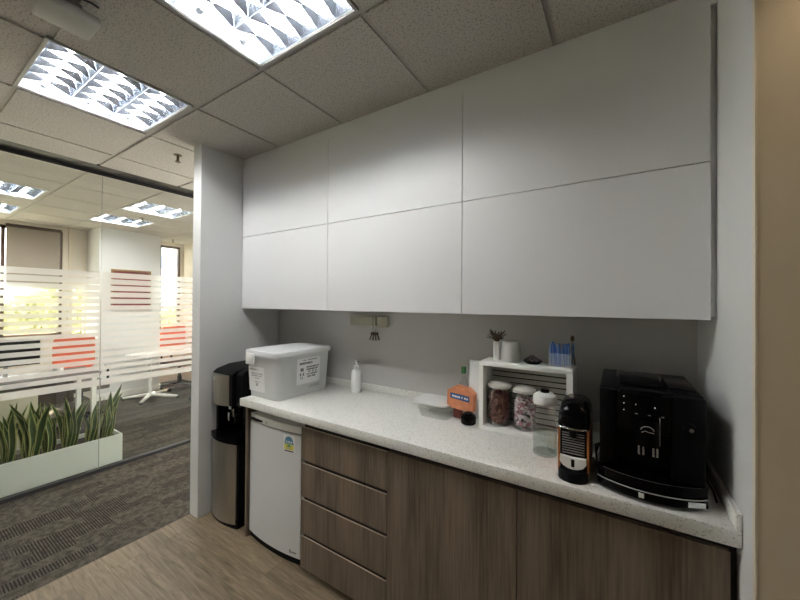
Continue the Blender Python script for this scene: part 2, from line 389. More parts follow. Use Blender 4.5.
for x in xs:
    rs = [(x-.014, x+.014, ys[0], ys[-1])]
    for h in HO: rs = clip(rs, h)
    for r in rs: bars.box(*r, ZT+.007, ZT+.012)
for y in ys:
    rs = [(xs[0], xs[-1], y-.014, y+.014)]
    for h in HO: rs = clip(rs, h)
    for r in rs: bars.box(*r, ZT+.0071, ZT+.0121)
struct(bars, 'trim_2', 'tile_edge', 'ceiling grid bars')
struct(B(XW-.2, 1.3, YN-.1, 3.8, ZT+.14, ZT+.2), 'ceiling', 'tile_edge', 'unseen slab added above the ceiling to block the sky')  # unseen slab, added to keep sky light out from above
struct(MB().box(SLOT[0], SLOT[1], YN, 3.5, ZT+.03, ZT+.05).box(SLOT[0], SLOT[0]+.004, YN, 3.5, ZT, ZT+.03).box(SLOT[1]-.004, SLOT[1], YN, 3.5, ZT, ZT+.03), 'trim_3', 'black', 'black slot in the ceiling along the glass')
# walls round the pantry
struct(B(-2.562, XL, YF-.034, 3.6, 0, ZT), 'wall_left', 'wall', 'grey wall end beside the water dispenser')
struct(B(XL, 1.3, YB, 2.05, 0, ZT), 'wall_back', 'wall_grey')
struct(B(XR, XR+.15, 1.206, YB, 0, ZT), 'wall_right', 'wall')
struct(B(XR, 1.3, 1.19, 1.206, 0, ZT), 'wall_front', 'beige', 'beige wall beside the pantry')
struct(B(XR-.0005, XR+.004, 1.1885, 1.2065, 0, ZT), 'trim_4', 'frame_lt')
struct(B(1.25, 1.35, YN, 1.19, 0, ZT), 'wall_side', 'wall_dark')
struct(B(XW-.2, 1.35, YN-.1, YN, 0, ZT), 'wall_rear', 'wall_dark')
# office walls
TK[:] = [.981, .03]; ZT = 2.68
struct(B(XW, XG-.02, 3.36, 3.46, 0, ZT), 'wall_office', 'wall_cream')
W1, W2 = (-2.4, 1.62), (2.95, 3.31); Z1, Z2 = 1.0, 2.60
wl = MB()
wl.box(XW-.15, XW, YN, 3.46, 0, Z1-.03); wl.box(XW-.15, XW, YN, 3.46, Z2, ZT)
wl.box(XW-.15, XW, YN, W1[0], Z1-.03, Z2); wl.box(XW-.15, XW, W1[1], 1.73, Z1-.03, Z2); wl.box(XW-.15, XW, 1.73, 1.9, 1.78, Z2); wl.box(XW-.15, XW, 1.9, W2[0], Z1-.03, Z2); wl.box(XW-.15, XW, W2[1], 3.46, Z1-.03, Z2)
struct(wl, 'wall_far', 'wall_cream')
struct(B(XW, -6.70, 1.905, 2.735, 0, ZT), 'wall_column', 'wall', 'square white column in the office')
struct(B(XW, -6.688, 1.893, 2.747, 0, .10), 'baseboard_column', 'white_metal')
for n, W in ((1, W1), (2, W2)):
    f = MB()
    for y in ([W[0], -.9, .995, W[1]-.03] if n == 1 else [W[0], W[1]-.035]): f.box(XW-.08, XW-.02, y, y+.035, Z1, Z2)
    f.box(XW-.08, XW-.02, W[0], W[1], Z2-.04, Z2); f.box(XW-.08, XW-.02, W[0], W[1], Z1, Z1+.04)
    fo = struct(f, 'window_%d' % n, 'frame_brown')
    gl = struct(B(XW-.055, XW-.05, W[0]+.01, W[1]-.01, Z1+.01, Z2-.01), 'window_pane', 'winpane', parent=fo)
    struct(B(XW-.04, XW+.03, W[0]-.05, W[1]+.05, Z1-.03, Z1), 'window_sill', 'frame_lt', parent=fo)
fo = struct(MB().box(XW-.08, XW-.02, 1.73, 1.745, Z1, 1.78).box(XW-.08, XW-.02, 1.885, 1.9, Z1, 1.78), 'window_3', 'frame_lt')
struct(B(XW-.055, XW-.05, 1.745, 1.885, Z1, 1.78), 'window_pane', 'winpane', parent=fo)
struct(B(XW-.02, XW+.03, 1.68, 1.73, Z1, ZT), 'trim_5', 'frame_lt', 'light strip at the window edge')
rb = thing('roller_blind', 'brown grey roller blind drawn halfway down the far office window', 'blind', (XW-.01, .3, 2.6))
part(B(XW-.015, XW-.011, 1.04, W1[1]-.035, 1.76, 2.60), 'fabric', 'blind', rb)
part(B(XW-.021, XW-.005, 1.04, W1[1]-.035, 1.735, 1.76), 'bottom_bar', 'frame_brown', rb)
part(MB().cyl((XW+.015, 1.03, 2.60), (XW+.015, W1[1]-.02, 2.60), .022), 'roller', 'frame_brown', rb)
# ---------------------------------------------------------------- glass partition (each pane a thing)
def pane(y0, y1, label):
    t = thing('glass_partition', label, 'glass partition', (XG, (y0+y1)/2, .03), 'glass partition panels')
    part(B(XG-.005, XG+.005, y0+.002, y1-.002, .03, ZT-.02), 'pane', 'pane', t)
    fr = MB(); z = 1.80; k = 0
    while z > .86:
        gap = .011 + .012*min(1, k/8.0)
        fr.box(XG+.0052, XG+.0062, y0+.004, y1-.004, z-(.0605-gap), z); z -= .0605; k += 1
    fr.box(XG+.0052, XG+.0062, y0+.004, y1-.004, .775, z)
    part(B(XG-.004, XG+.004, y1-.0019, y1+.0019, .03, ZT-.02), 'joint_seal', 'grey_pl', t)
    part(fr, 'frosted_stripes', 'frost', t, 'frosted white horizontal stripes')
pane(1.135, 2.33, 'clear glass partition panel with frosted stripes, between planter end and grey wall')
pane(-.06, 1.133, 'clear glass partition panel with frosted stripes, standing before the snake plants')
pane(2.332, 3.36, 'glass partition panel mostly hidden behind the grey wall end')
pane(-1.26, -.062, 'glass partition panel left of the one before the snake plants')
pane(-2.6, -1.262, 'glass partition panel furthest from the pantry counter')
tr = MB().box(XG-.025, XG+.025, YN, 3.36, 0, .03)
struct(tr, 'trim_6', 'track', 'dark floor track of the glass partition')
ZT = 2.647
TK[:] = [1.0, 0.0]
# ---------------------------------------------------------------- louvred ceiling lamps
def make_lamp(label):
    # local: 0..w along X, 0..d along Y, opening at z=0, going up
    w, d = .57, .56
    t = thing('ceiling_light', label, 'ceiling light', (0, 0, 0), 'square louvred ceiling lights')
    part(MB().box(-.012, w+.012, -.012, .0, -.004, .012).box(-.012, w+.012, d, d+.012, -.004, .012).box(-.012, 0, 0, d, -.004, .012).box(w, w+.012, 0, d, -.004, .012), 'frame', 'rim', t)
    part(MB().box(0, w, 0, d, .095, .10).box(0, w, 0, .004, .0, .095).box(0, w, d-.004, d, .0, .095).box(0, .004, .004, d-.004, .0, .095).box(w-.004, w, .004, d-.004, .0, .095), 'housing', 'housing', t)
    c = d/3
    lv = MB()
    for k in range(4):   # long V-shaped reflectors between the cells
        y = k*c; hw = .022
        for sgn in (-1, 1):
            if (k == 0 and sgn < 0) or (k == 3 and sgn > 0): continue
            yy = min(max(y, .004), d-.004)
            ys_ = yy + sgn*hw
            lv.quad((.004, yy+sgn*.001, .002), (w-.004, yy+sgn*.001, .002), (w-.004, ys_, .050), (.004, ys_, .050))
    nb = 6
    for k in range(3):
        y0, y1 = k*c+.004, (k+1)*c-.004; ym = (y0+y1)/2
        for i in range(1, nb):
            x = w*i/nb; hw = .024
            for sgn in (-1, 1):   # cross blades, V in section and notched under the tube
                lv.quad((x+sgn*.001, y0, .004), (x+sgn*.001, ym, .034), (x+sgn*hw*.5, ym, .037), (x+sgn*hw, y0+.018, .044))
                lv.quad((x+sgn*.001, ym, .034), (x+sgn*.001, y1, .004), (x+sgn*hw, y1-.018, .044), (x+sgn*hw*.5, ym, .037))
    part(lv, 'louvre', 'reflector', t, 'mirror louvre', ang=.3)
    for k in range(3):
        ym = (k+.5)*c
        part(MB().cyl((.035, ym, .052), (w-.035, ym, .052), .0125, 14), 'tube', 'tube', t)
        part(MB().cyl((.008, ym, .052), (.034, ym, .052), .0135, 12), 'lamp_holder', 'housing', t)
        part(MB().cyl((w-.034, ym, .052), (w-.008, ym, .052), .0135, 12), 'lamp_holder', 'housing', t)
    return t
LL = ['square louvred ceiling light nearest the camera, in front of the white wall cabinets',
      'square louvred ceiling light in pantry ceiling beside the small white ceiling box',
      'louvred office ceiling light beyond the glass, closest to the grey wall end',
      'louvred office ceiling light just above the square white column',
      'louvred office ceiling light at the photo\'s left edge, nearer the glass',
      'louvred office ceiling light at the photo\'s left edge, nearer the roller blind',
      'unseen louvred ceiling light added behind the camera',
      'louvred office ceiling light outside the left edge of the photo']
lamp0 = None
for (a, b, c, d), l in zip(LAMPS, LL):
    if lamp0 is None: lamp0 = make_lamp(l); lamp0.location = (a, c, ZT)
    else: copy_tree(lamp0, (a, c, ZT), l)
dl = thing('downlight', 'small round warm downlight close to the beige wall', 'ceiling light', (.60, 1.06, ZT))
part(MB().lathe(.60, 1.06, [(.05, ZT-.004), (.05, ZT-.0005), (.036, ZT-.0005), (.036, ZT-.004)], cap=False), 'rim', 'white_metal', dl)
sp = bpy.data.lights.new('downlight_lamp', 'SPOT'); sp.energy = 5; sp.color = (1, .80, .55); sp.spot_size = 1.75; sp.spot_blend = .6; sp.shadow_soft_size = .03
so = bpy.data.objects.new('downlight_lamp', sp); C.objects.link(so); so.location = (0, 0, -.008); so.parent = dl
# ceiling box and sprinklers
t = thing('access_point', 'small white rounded box hung under the ceiling with a black cable', 'ceiling box', (-1.72, .37, 2.58))
part(B(-1.79, -1.648, .305, .468, 2.578, 2.612, bev=.012, seg=3), 'body', 'ceramic', t)  # white box coloured grey: its underside shade is put into the colour
part(MB().box(-1.70, -1.69, .30, .42, 2.612, ZT+.004).box(-1.76, -1.75, .32, .42, 2.612, ZT+.004), 'bracket', 'grey_pl', t)
part(MB().tube([(-1.66, .32, 2.617), (-1.638, .35, 2.622), (-1.628, .39, 2.628), (-1.628, .43, 2.635), (-1.645, .455, 2.644)], .004), 'cable', 'black', t)
def sprinkler(x, y, label):
    t = thing('sprinkler', label, 'sprinkler', (x, y, ZT), 'ceiling sprinklers')
    part(MB().lathe(x, y, [(.028, ZT-.003), (.028, ZT+.0), (.012, ZT)], 16), 'flange', 'brass', t)
    part(MB().cyl((x, y, ZT-.05), (x, y, ZT-.003), .008, 10).box(x-.016, x-.011, y-.003, y+.003, ZT-.045, ZT-.01).box(x+.011, x+.016, y-.003, y+.003, ZT-.045, ZT-.01), 'body', 'brass', t)
    part(MB().lathe(x, y, [(.020, ZT-.053), (.020, ZT-.050)], 14), 'deflector', 'brass', t)
sprinkler(-2.80, 1.25, 'brown sprinkler head in pantry ceiling left of the grey wall end')
sprinkler(-5.34, 1.957, 'sprinkler head in the office ceiling between two louvred lights')
sprinkler(-6.75, 2.95, 'furthest sprinkler head, above the small office window')

# ---------------------------------------------------------------- wall cabinets
Zb, Zm, Zt = 1.491, 2.042, 2.588
edges = [XL+.004, -1.545, -.640, .274]
def wall_cab(x0, x1, z0, z1, label):
    t = thing('wall_cabinet', label, 'wall cabinet', ((x0+x1)/2, YB, z0), 'white wall cabinets')
    part(B(x0+.001, x1-.001, YC+.021, YB-.001, z0+.012, z1-.001), 'body', 'cab', t)
    part(B(x0+.0016, x1-.0016, YC, YC+.019, z0+.0005, z1-.0025, bev=.0008, seg=1), 'door', 'cab', t)
nm = ['left', 'middle', 'right']
desc = {('left', 0): 'lower left white wall cabinet, above the plastic tub', ('middle', 0): 'lower middle white wall cabinet, above soap bottle and hanging keys', ('right', 0): 'lower right white wall cabinet, above the coffee machines',
        ('left', 1): 'upper left white wall cabinet, against grey wall and ceiling', ('middle', 1): 'upper middle white wall cabinet under the ceiling', ('right', 1): 'upper right white wall cabinet, the widest looking one under the ceiling'}
for i in range(3):
    for j, (a, b) in enumerate(((Zb, Zm), (Zm, Zt))):
        wall_cab(edges[i], edges[i+1], a, b, desc[(nm[i], j)])
struct(B(XL+.001, XR-.001, YC+.006, YB-.001, Zt+.001, ZT), 'trim_8', 'cab', 'white filler strip above the cabinets')
struct(B(.2745, XR-.0005, YC+.022, YB-.001, Zb+.012, Zt), 'trim_9', 'cab', 'recessed filler beside the right wall')
# key box and keys
t = thing('key_box', 'small cream box with hook fixed to the wall under the cabinets', 'box', (-1.46, YB-.04, 1.42))
part(B(-1.60, -1.375, YB-.06, YB-.001, 1.385, 1.448, bev=.006), 'body', 'cream_pl', t)
part(B(-1.372, -1.30, YB-.05, YB-.001, 1.375, 1.452, bev=.01), 'side_cap', 'cream_pl', t)
part(MB().tube([(-1.385, YB-.06, 1.45), (-1.385, YB-.075, 1.44), (-1.385, YB-.075, 1.40), (-1.38, YB-.07, 1.375)], .003), 'hook', 'chrome', t)
t = thing('key_bunch', 'bunch of small brassy keys hanging from the hook of cream box', 'keys', (-1.38, YB-.07, 1.375))
rg = MB(); rg.tube([(-1.38+.016*math.cos(a), YB-.071, 1.36+.016*math.sin(a)) for a in [2*PI*k/16 for k in range(17)]], .0018, 6)
part(rg, 'ring', 'chrome', t)
for k, a in enumerate((-.42, -.15, .12, .40)):
    x0, z0 = -1.385+.014*k*.6, 1.345
    kb = MB(); dx, dz = math.sin(a), -math.cos(a); y = YB-.078+.004*k
    kb.cyl((x0+dx*.012, y, z0+dz*.012), (x0+dx*.012, y+.002, z0+dz*.012), .011, 12)
    kb.cyl((x0+dx*.02, y+.001, z0+dz*.02), (x0+dx*.058, y+.001, z0+dz*.058), .0045, 6)
    kb.box(x0+dx*.045-.006, x0+dx*.045+.004, y, y+.002, z0+dz*.045-.004, z0+dz*.045+.004)
    part(kb, 'key', 'brass', t)

# ---------------------------------------------------------------- base units and worktop
YD = 1.310
struct_ = None
t = thing('worktop', 'pale speckled quartz worktop with low upstands running along the pantry wall', 'worktop', (-.86, 1.6, .88))
XE = -2.028
part(B(XE, XR-.002, YF, YB-.002, ZC-.047, ZC, bev=.003), 'slab', 'quartz', t)
part(B(XL+.001, XR-.0155, YB-.0145, YB-.002, ZC+.0005, ZC+.045, bev=.0015), 'upstand', 'quartz', t, 'low upstand at the back wall')
part(B(XR-.0145, XR-.0015, YF+.0005, YB-.0155, ZC+.0005, ZC+.048, bev=.0015), 'upstand', 'quartz', t, 'low upstand at the right wall')
ZU = ZC-.048
# end panel left of the fridge
solo(B(-2.026, -2.004, YD+.015, YB-.003, FZ, ZU), 'end_panel', 'lam', 'narrow oak laminate end panel between water dispenser and fridge', 'panel', (-1.99, 1.6, 0))
def base_unit(x0, x1, label, kind):
    t = thing('base_cabinet' if kind == 'door' else 'drawer_unit', label, 'cabinet', ((x0+x1)/2, 1.6, 0))
    part(MB().box(x0+.001, x1-.001, YD+.024, YB-.003, .075, ZU-.001).box(x0+.001, x1-.001, YD+.06, YB-.003, FZ, .075), 'body', 'dark_gap', t)
    if kind == 'door':
        part(B(x0+.0015, x1-.0015, YD, YD+.02, .07, .851, bev=.001, seg=1), 'door', 'lam', t)
    else:
        zs = [.070, .248, .262, .451, .466, .651, .666, .851]
        for a, b in ((0, 1), (2, 3), (4, 5), (6, 7)):
            d_ = part(MB().box(x0+.0015, x1-.0015, YD, YD+.02, zs[a]+.001, zs[b]-.022).box(x0+.0015, x1-.0015, YD, YD+.005, zs[b]-.022, zs[b]-.0035), 'drawer', 'lam', t)
            part(B(x0+.0015, x1-.0015, YD-.0003, YD+.005, zs[b]-.0034, zs[b]-.001), 'edge_highlight', 'edge', d_, 'pale painted highlight along the drawer top')  # pale strip paints the light on the drawer's top edge
    return t
base_unit(-1.484, -.902, 'oak laminate unit of four stacked drawers beside the small fridge', 'drawers')
base_unit(-.902, -.313, 'oak laminate base cabinet with single door beside the drawers', 'door')
base_unit(-.313, .272, 'rightmost oak laminate base cabinet, below the black coffee machine', 'door')
struct(B(.274, XR-.001, YD+.03, YB-.003, FZ, ZU-.001), 'trim_10', 'dark_gap')
# ---------------------------------------------------------------- fridge
fx0, fx1 = -2.0, -1.522
t = thing('mini_fridge', 'white undercounter fridge with energy label, between end panel and drawers', 'fridge', ((fx0+fx1)/2, 1.6, 0))
part(B(fx0+.004, fx1-.004, (YD+.012)+.065, YB-.06, .05, .83, bev=.006), 'body', 'fridge', t)
def bow(x0, x1, y, yb, b, n=14):
    # closed outline: bowed front from x0 to x1, straight back
    pts = [(x0+(x1-x0)*k/n, y - b*(1-(2*k/n-1)**2)) for k in range(n+1)]
    return pts + [(x1, yb), (x0, yb)]
dr = part(MB().prism(bow(fx0, fx1, (YD+.012)+.02, (YD+.012)+.062, .022), .072, .775), 'door', 'fridge', t)
part(MB().prism(bow(fx0, fx1, (YD+.012)+.024, (YD+.012)+.062, .022), .785, .826), 'handle_rail', 'white_pl', dr, 'rail across the top of door')
part(MB().prism(bow(fx0+.02, fx0+.16, (YD+.012)+.010, (YD+.012)+.02, .012), .792, .803), 'handle_slot', 'satin_black', dr, 'dark grip slot')
part(MB().prism(bow(fx0+.002, fx1-.002, (YD+.012)+.030, (YD+.012)+.062, .022), .775, .785), 'gasket', 'grey_pl', dr)
part(MB().prism(bow(fx0+.002, fx1-.002, (YD+.012)+.030, (YD+.012)+.062, .02), FZ, .068), 'kick_strip', 'satin_black', t)
def bowy(x): u = (x-fx0)/(fx1-fx0); return (YD+.012)+.02 - .022*(1-(2*u-1)**2)
def patch(x0, x1, z0, z1, m, name, parent, off=.0008, arch=False, label=None):
    n = 8; mb = MB(); top = []; bot = []
    for k in range(n+1):
        x = x0+(x1-x0)*k/n; u = 2*k/n-1; zt = z0+(z1-z0)*(math.sqrt(max(0, 1-u*u)) if arch else 1)
        top.append(mb.bm.verts.new((x, bowy(x)-off, zt+ (0.0001 if arch else 0)))); bot.append(mb.bm.verts.new((x, bowy(x)-off, z0)))
    for k in range(n): mb.bm.faces.new((bot[k], bot[k+1], top[k+1], top[k]))
    return part(mb, name, m, parent, label)
lb = patch(fx1-.130, fx1-.042, .668, .768, 'paper', 'energy_label', dr, .0008, label='white energy label')
patch(fx1-.122, fx1-.05, .715, .760, 'label_blue', 'label_arch', lb, .0014, arch=True)
patch(fx1-.122, fx1-.05, .682, .715, 'label_yellow', 'label_field', lb, .0014)
patch(fx1-.100, fx1-.072, .700, .713, 'label_green', 'label_mark', lb, .002, arch=True)
patch(fx1-.122, fx1-.05, .671, .678, 'ink', 'label_line', lb, .0014)
for k in range(3): patch(fx1-.108+.018*k, fx1-.098+.018*k, .722, .732, 'paper', 'label_tick', lb, .002)
for k in range(3): patch(fx1-.104, fx1-.066, .685+.006*k, .687+.006*k, 'greyink', 'label_text', lb, .002)
bd = patch(fx1-.075, fx1-.068, .090, .112, 'ink', 'badge', dr, .001, label='small dark maker badge')
for k in range(5): patch(fx1-.064+.008*k, fx1-.059+.008*k, .094, .103, 'ink', 'badge_letter', dr, .001)
patch(fx0+.195, fx0+.205, .800, .812, 'grey_pl', 'lock_mark', dr, -.003+.008)
# ---------------------------------------------------------------- water dispenser
dx0, dx1, dyf, dyb = -2.428, -2.118, 1.328, 1.66
t = thing('water_dispenser', 'black and silver floor standing water dispenser between grey wall and counter', 'water dispenser', ((dx0+dx1)/2, 1.5, 0))
part(MB().prism(bow(dx0+.003, dx1, dyf+.006, dyb, .022), FZ, .09), 'plinth', 'satin_black', t)
part(MB().prism(bow(dx0, dx1, dyf+.012, dyb, .028), .05, .60), 'lower_body', 'satin_black', t)
part(MB().prism(bow(dx0+.004, dx1-.016, dyf, dyf+.02, .030), .058, .588), 'lower_panel', 'steel', t, 'brushed steel lower door')
part(MB().prism(bow(dx0-.002, dx1+.002, dyf-.006, dyb, .030), .592, .625), 'drip_tray', 'gloss_black', t)
part(MB().box(dx0+.01, dx1-.004, dyf+.14, dyb, .625, .83).box(dx0+.0, dx0+.025, dyf+.03, dyb, .625, .83).box(dx1-.06, dx1-.03, dyf+.08, dyb, .625, .83), 'niche', 'gloss_black', t)
part(MB().cyl((-2.31, dyf+.09, .72), (-2.31, dyf+.09, .80), .014).box(-2.322, -2.298, dyf+.05, dyf+.07, .70, .76, bev=.004).box(-2.325, -2.295, dyf+.06, dyf+.15, .78, .81), 'tap', 'chrome', t)
part(MB().cyl((-2.23, dyf+.09, .72), (-2.23, dyf+.09, .80), .014).box(-2.242, -2.218, dyf+.05, dyf+.07, .70, .76, bev=.004), 'tap', 'satin_black', t)
up = MB()
up.prism([(dyf+.004, .83), (dyb, .83), (dyb, 1.09), (dyf+.12, 1.085), (dyf+.03, 1.062), (dyf+.004, 1.043)], dx0, dx1-.075, 'x')
up.prism([(dyf+.035, .83), (dyb, .83), (dyb, 1.09), (dyf+.12, 1.085), (dyf+.05, 1.06), (dyf+.035, 1.04)], dx1-.075, dx1-.01, 'x')
part(up, 'head', 'satin_black', t)
part(MB().prism(bow(dx0+.004, dx1-.110, dyf, dyf+.012, .024), .83, 1.036), 'head_panel', 'steel', t, 'brushed steel upper panel')
part(B(dx0+.05, dx0+.11, dyf-.0195, dyf-.0190+.006, .998, 1.018), 'badge', 'paper', t, 'small pale display')

# ---------------------------------------------------------------- things on the worktop
def marks(parent, org, U, V, N, rows, m, name='printed_text', label=None):
    # rows: (u0, u1, v, h) broken into letter-like dashes lying on the plane
    mb = MB(); U, V, N = Vector(U), Vector(V), Vector(N); o = Vector(org)
    for (u0, u1, v, h) in rows:
        u = u0
        while u < u1-.001:
            w = random.uniform(.003, .0065); w = min(w, u1-u); sl = random.uniform(-.001, .001)
            if random.random() < .88:
                p = [(u, v), (u+w, v+sl), (u+w, v+h+sl), (u, v+h)]
                mb.quad(*[o + U*a + V*b + N*.0009 for a, b in p])
            u += w + random.uniform(.0010, .0022)
    return part(mb, name, m, parent, label)
# big tub
t = thing('storage_tub', 'large milky plastic tub with lid and paper labels on left end of worktop', 'storage tub', (-1.90, 1.6, ZC))
bx = (-2.058, -1.742, 1.345, 1.80)
sh = MB().vbox(*bx, ZC+.001, 1.20, .035, 6, taper=.925)
part(sh, 'body', 'milky', t)
part(MB().vbox(-2.02, -1.80, 1.39, 1.74, ZC+.006, 1.10, .03, 5, taper=.94), 'contents', 'white_pl', t, 'pale contents seen through the tub')
ld = part(MB().vbox(bx[0]-.015, bx[1]+.014, bx[2]-.015, bx[3]+.014, 1.197, 1.232, .045, 6, top_inset=.010), 'lid', 'milky', t)
part(B(-2.035, -1.955, bx[2]-.021, bx[2]-.007, 1.140, 1.212, bev=.004), 'clip', 'white_pl', t)
yN = bx[2]+.006
def tilt(z): return bx[2] + (1-(z-ZC)/(1.2-ZC))*.0175 - .001
def lab_front(u0, u1, z0, z1):
    return MB().quad((u0, tilt(z0)-.001, z0), (u1, tilt(z0)-.001, z0), (u1, tilt(z1)-.001, z1), (u0, tilt(z1)-.001, z1))
l1 = part(lab_front(-2.035, -1.875, .965, 1.125), 'paper_label', 'paper', t, 'printed label on the narrow end')
sl = (.0175)/(1.2-ZC); V = Vector((0, -sl, 1)).normalized()
marks(l1, (-2.035, tilt(.965)-.001, .965), (1, 0, 0), V, (0, -1, 0), [(.01, .10, .138, .008), (.03, .145, .112, .007), (.03, .14, .098, .007), (.045, .11, .083, .006), (.06, .12, .06, .006), (.07, .10, .035, .02)], 'greyink')
def xt(z): return bx[1] - (1-(z-ZC)/(1.2-ZC))*.0128 + .0012
l2 = part(MB().quad((xt(1.0), 1.50, 1.0), (xt(1.0), 1.70, 1.0), (xt(1.17), 1.70, 1.17), (xt(1.17), 1.50, 1.17)), 'paper_label', 'paper', t, 'printed label on the long side')
V2 = Vector((.0128/(1.2-ZC), 0, 1)).normalized()
marks(l2, (xt(1.0), 1.50, 1.0), (0, 1, 0), V2, (1, 0, 0), [(.02, .13, .130, .014), (.08, .19, .104, .010), (.08, .18, .088, .010), (.085, .17, .072, .010), (.085, .185, .056, .010), (.09, .16, .040, .010), (.03, .055, .085, .022), (.025, .06, .055, .02), (.03, .05, .035, .014), (.04, .18, .155, .005)], 'ink')
marks(l2, (xt(.95), 1.50, .95), (0, 1, 0), V2, (1, 0, 0), [(.1, .2, .03, .004), (.1, .2, .02, .004)], 'greyink')
# soap
sx, sy = -1.512, 1.815
t = thing('soap_bottle', 'white pump soap bottle against the back upstand', 'bottle', (sx, sy, ZC))
part(MB().lathe(sx, sy, [(.033, ZC), (.0355, ZC+.006), (.0355, ZC+.125), (.031, ZC+.145), (.016, ZC+.156), (.014, ZC+.165)]), 'bottle_body', 'white_pl', t)
pu = part(MB().lathe(sx, sy, [(.017, ZC+.163), (.017, ZC+.182), (.006, ZC+.185), (.006, ZC+.205), (.010, ZC+.206), (.010, ZC+.218)], 20), 'pump', 'white_pl', t)
part(MB().cyl((sx, sy, ZC+.213), (sx+.035, sy-.012, ZC+.209), .0045, 10), 'spout', 'grey_pl', pu)
# small food container with lid laid askew
t = thing('food_container', 'shallow clear plastic food container with pale lid resting askew on top', 'container', (-.83, 1.72, ZC))
cb = MB().vbox(-.925, -.735, 1.62, 1.80, ZC+.001, ZC+.05, .03, 6, taper=.86); 
for f in [f for f in cb.bm.faces if all(abs(v.co.z-(ZC+.05)) < 1e-5 for v in f.verts)]: cb.bm.faces.remove(f)
part(cb, 'tray', 'thinplastic', t)
rimm = []
part(MB().vbox(-.90, -.76, 1.645, 1.775, ZC+.004, ZC+.012, .02, 5), 'contents', 'grey_pl', t) if False else None
lid = part(MB().vbox(-.985, -.765, 1.65, 1.84, ZC+.058, ZC+.068, .03, 6, top_inset=.003), 'lid', 'lid_pl', t)
lid.rotation_euler = (0, 0, 0)
# orange carton, dark jar and tall bottles left of the rack
t = thing('orange_carton', 'orange cardboard carton with dark blue name band, left of the white rack', 'carton', (-.69, 1.73, ZC))
oc = MB()
oc.prism([(-.778, .985), (-.634, .968), (-.630, 1.062), (-.662, 1.090), (-.735, 1.098), (-.775, 1.074)], 1.70, 1.755, 'y')
part(oc, 'carton', 'orange_card', t)
part(B(-.745, -.700, 1.705, 1.75, ZC, .978, bev=.006), 'base', 'red_packet', t, 'reddish foot of the carton')
bnd = part(MB().prism([(-.757, 1.035), (-.650, 1.022), (-.650, 1.052), (-.70, 1.058), (-.757, 1.062)], 1.698, 1.7, 'y'), 'name_band', 'blue', t, 'dark blue band with white lettering')
marks(bnd, (-.752, 1.698, 1.042), (1, 0, -.09), (0, 0, 1), (0, -1, 0), [(.006, .095, 0, .011)], 'paper')
t = thing('dark_jar', 'small dark glass jar under the orange carton beside the rack', 'jar', (-.645, 1.66, ZC))
part(MB().lathe(-.640, 1.662, [(.033, ZC), (.038, ZC+.005), (.038, ZC+.035), (.032, ZC+.046), (.02, ZC+.050)], 22), 'jar', 'gloss_black', t)
part(MB().lathe(-.640, 1.662, [(.022, ZC+.049), (.022, ZC+.056)], 20), 'lid', 'satin_black', t)
def bottle(x, y, r, h, cm, bm_, label):
    t = thing('bottle', label, 'bottle', (x, y, ZC))
    part(MB().lathe(x, y, [(r*.9, ZC), (r, ZC+.01), (r, ZC+h*.62), (r*.45, ZC+h*.8), (r*.42, ZC+h*.88)], 20), 'glass_body', bm_, t)
    part(MB().lathe(x, y, [(r*.52, ZC+h*.86), (r*.52, ZC+h)], 16), 'cap', cm, t)
bottle(-.722, 1.80, .028, .262, 'green_pl', 'thinplastic', 'clear bottle with green cap behind the orange carton')
bottle(-.655, 1.81, .030, .250, 'grey_pl', 'thinplastic', 'clear bottle with grey cap, behind orange carton and nearest the rack')
solo(B(-.672, -.600, 1.755, 1.775, ZC+.0005, 1.235, bev=.002), 'white_box', 'white_pl', 'thin upright white box behind the left end of the rack', 'box', (-.635, 1.765, ZC))
# white rack
rx0, rx1, ry0, ry1, rz1 = -.571, -.157, 1.62, 1.775, 1.260
t = thing('storage_rack', 'white open box rack on the worktop holding two glass jars', 'rack', ((rx0+rx1)/2, 1.7, ZC))
w = .020
part(B(rx0, rx1, ry0, ry1, rz1-w, rz1, bev=.003), 'top_panel', 'white_metal', t)
part(B(rx0, rx1, ry0, ry1, ZC+.001, ZC+.022, bev=.003), 'bottom_panel', 'white_metal', t)
part(B(rx0, rx0+w, ry0+.0005, ry1-.0005, ZC+.0225, rz1-w-.0005), 'side_panel', 'white_metal', t)
part(B(rx1-w-.006, rx1, ry0+.0005, ry1-.0005, ZC+.0225, rz1-w-.0005), 'side_panel', 'white_metal', t)
bk = MB()
for k in range(11): bk.box(rx0+w+.001, rx1-w-.007, ry1-.012, ry1-.004, ZC+.035+.0262*k, ZC+.035+.0262*k+.019)
part(bk, 'slatted_back', 'ceramic', t, 'grey slatted back')
part(B(rx0+w+.001, rx1-w-.007, ry1-.003, ry1-.0005, ZC+.023, rz1-w-.001), 'back_board', 'dark_gap', t)
def pack_mesh(x, y, r, z0, z1, n, mats, parent, name):
    for mi, m in enumerate(mats):
        mb = MB()
        for k in range(n):
            a = random.uniform(0, 2*PI); rr = r*math.sqrt(random.uniform(.15, 1)); z = random.uniform(z0+.012, z1-.012)
            c = Vector((x+rr*math.cos(a)*.82, y+rr*math.sin(a)*.82, z)); q = Matrix.Rotation(random.uniform(0, PI), 3, 'X') @ RZ(random.uniform(0, PI)) @ RY(random.uniform(-.8, .8))
            mb.box(c.x-.011, c.x+.011, c.y-.007, c.y+.007, c.z-.004, c.z+.004, rot=q)
        part(mb, name, m, parent)
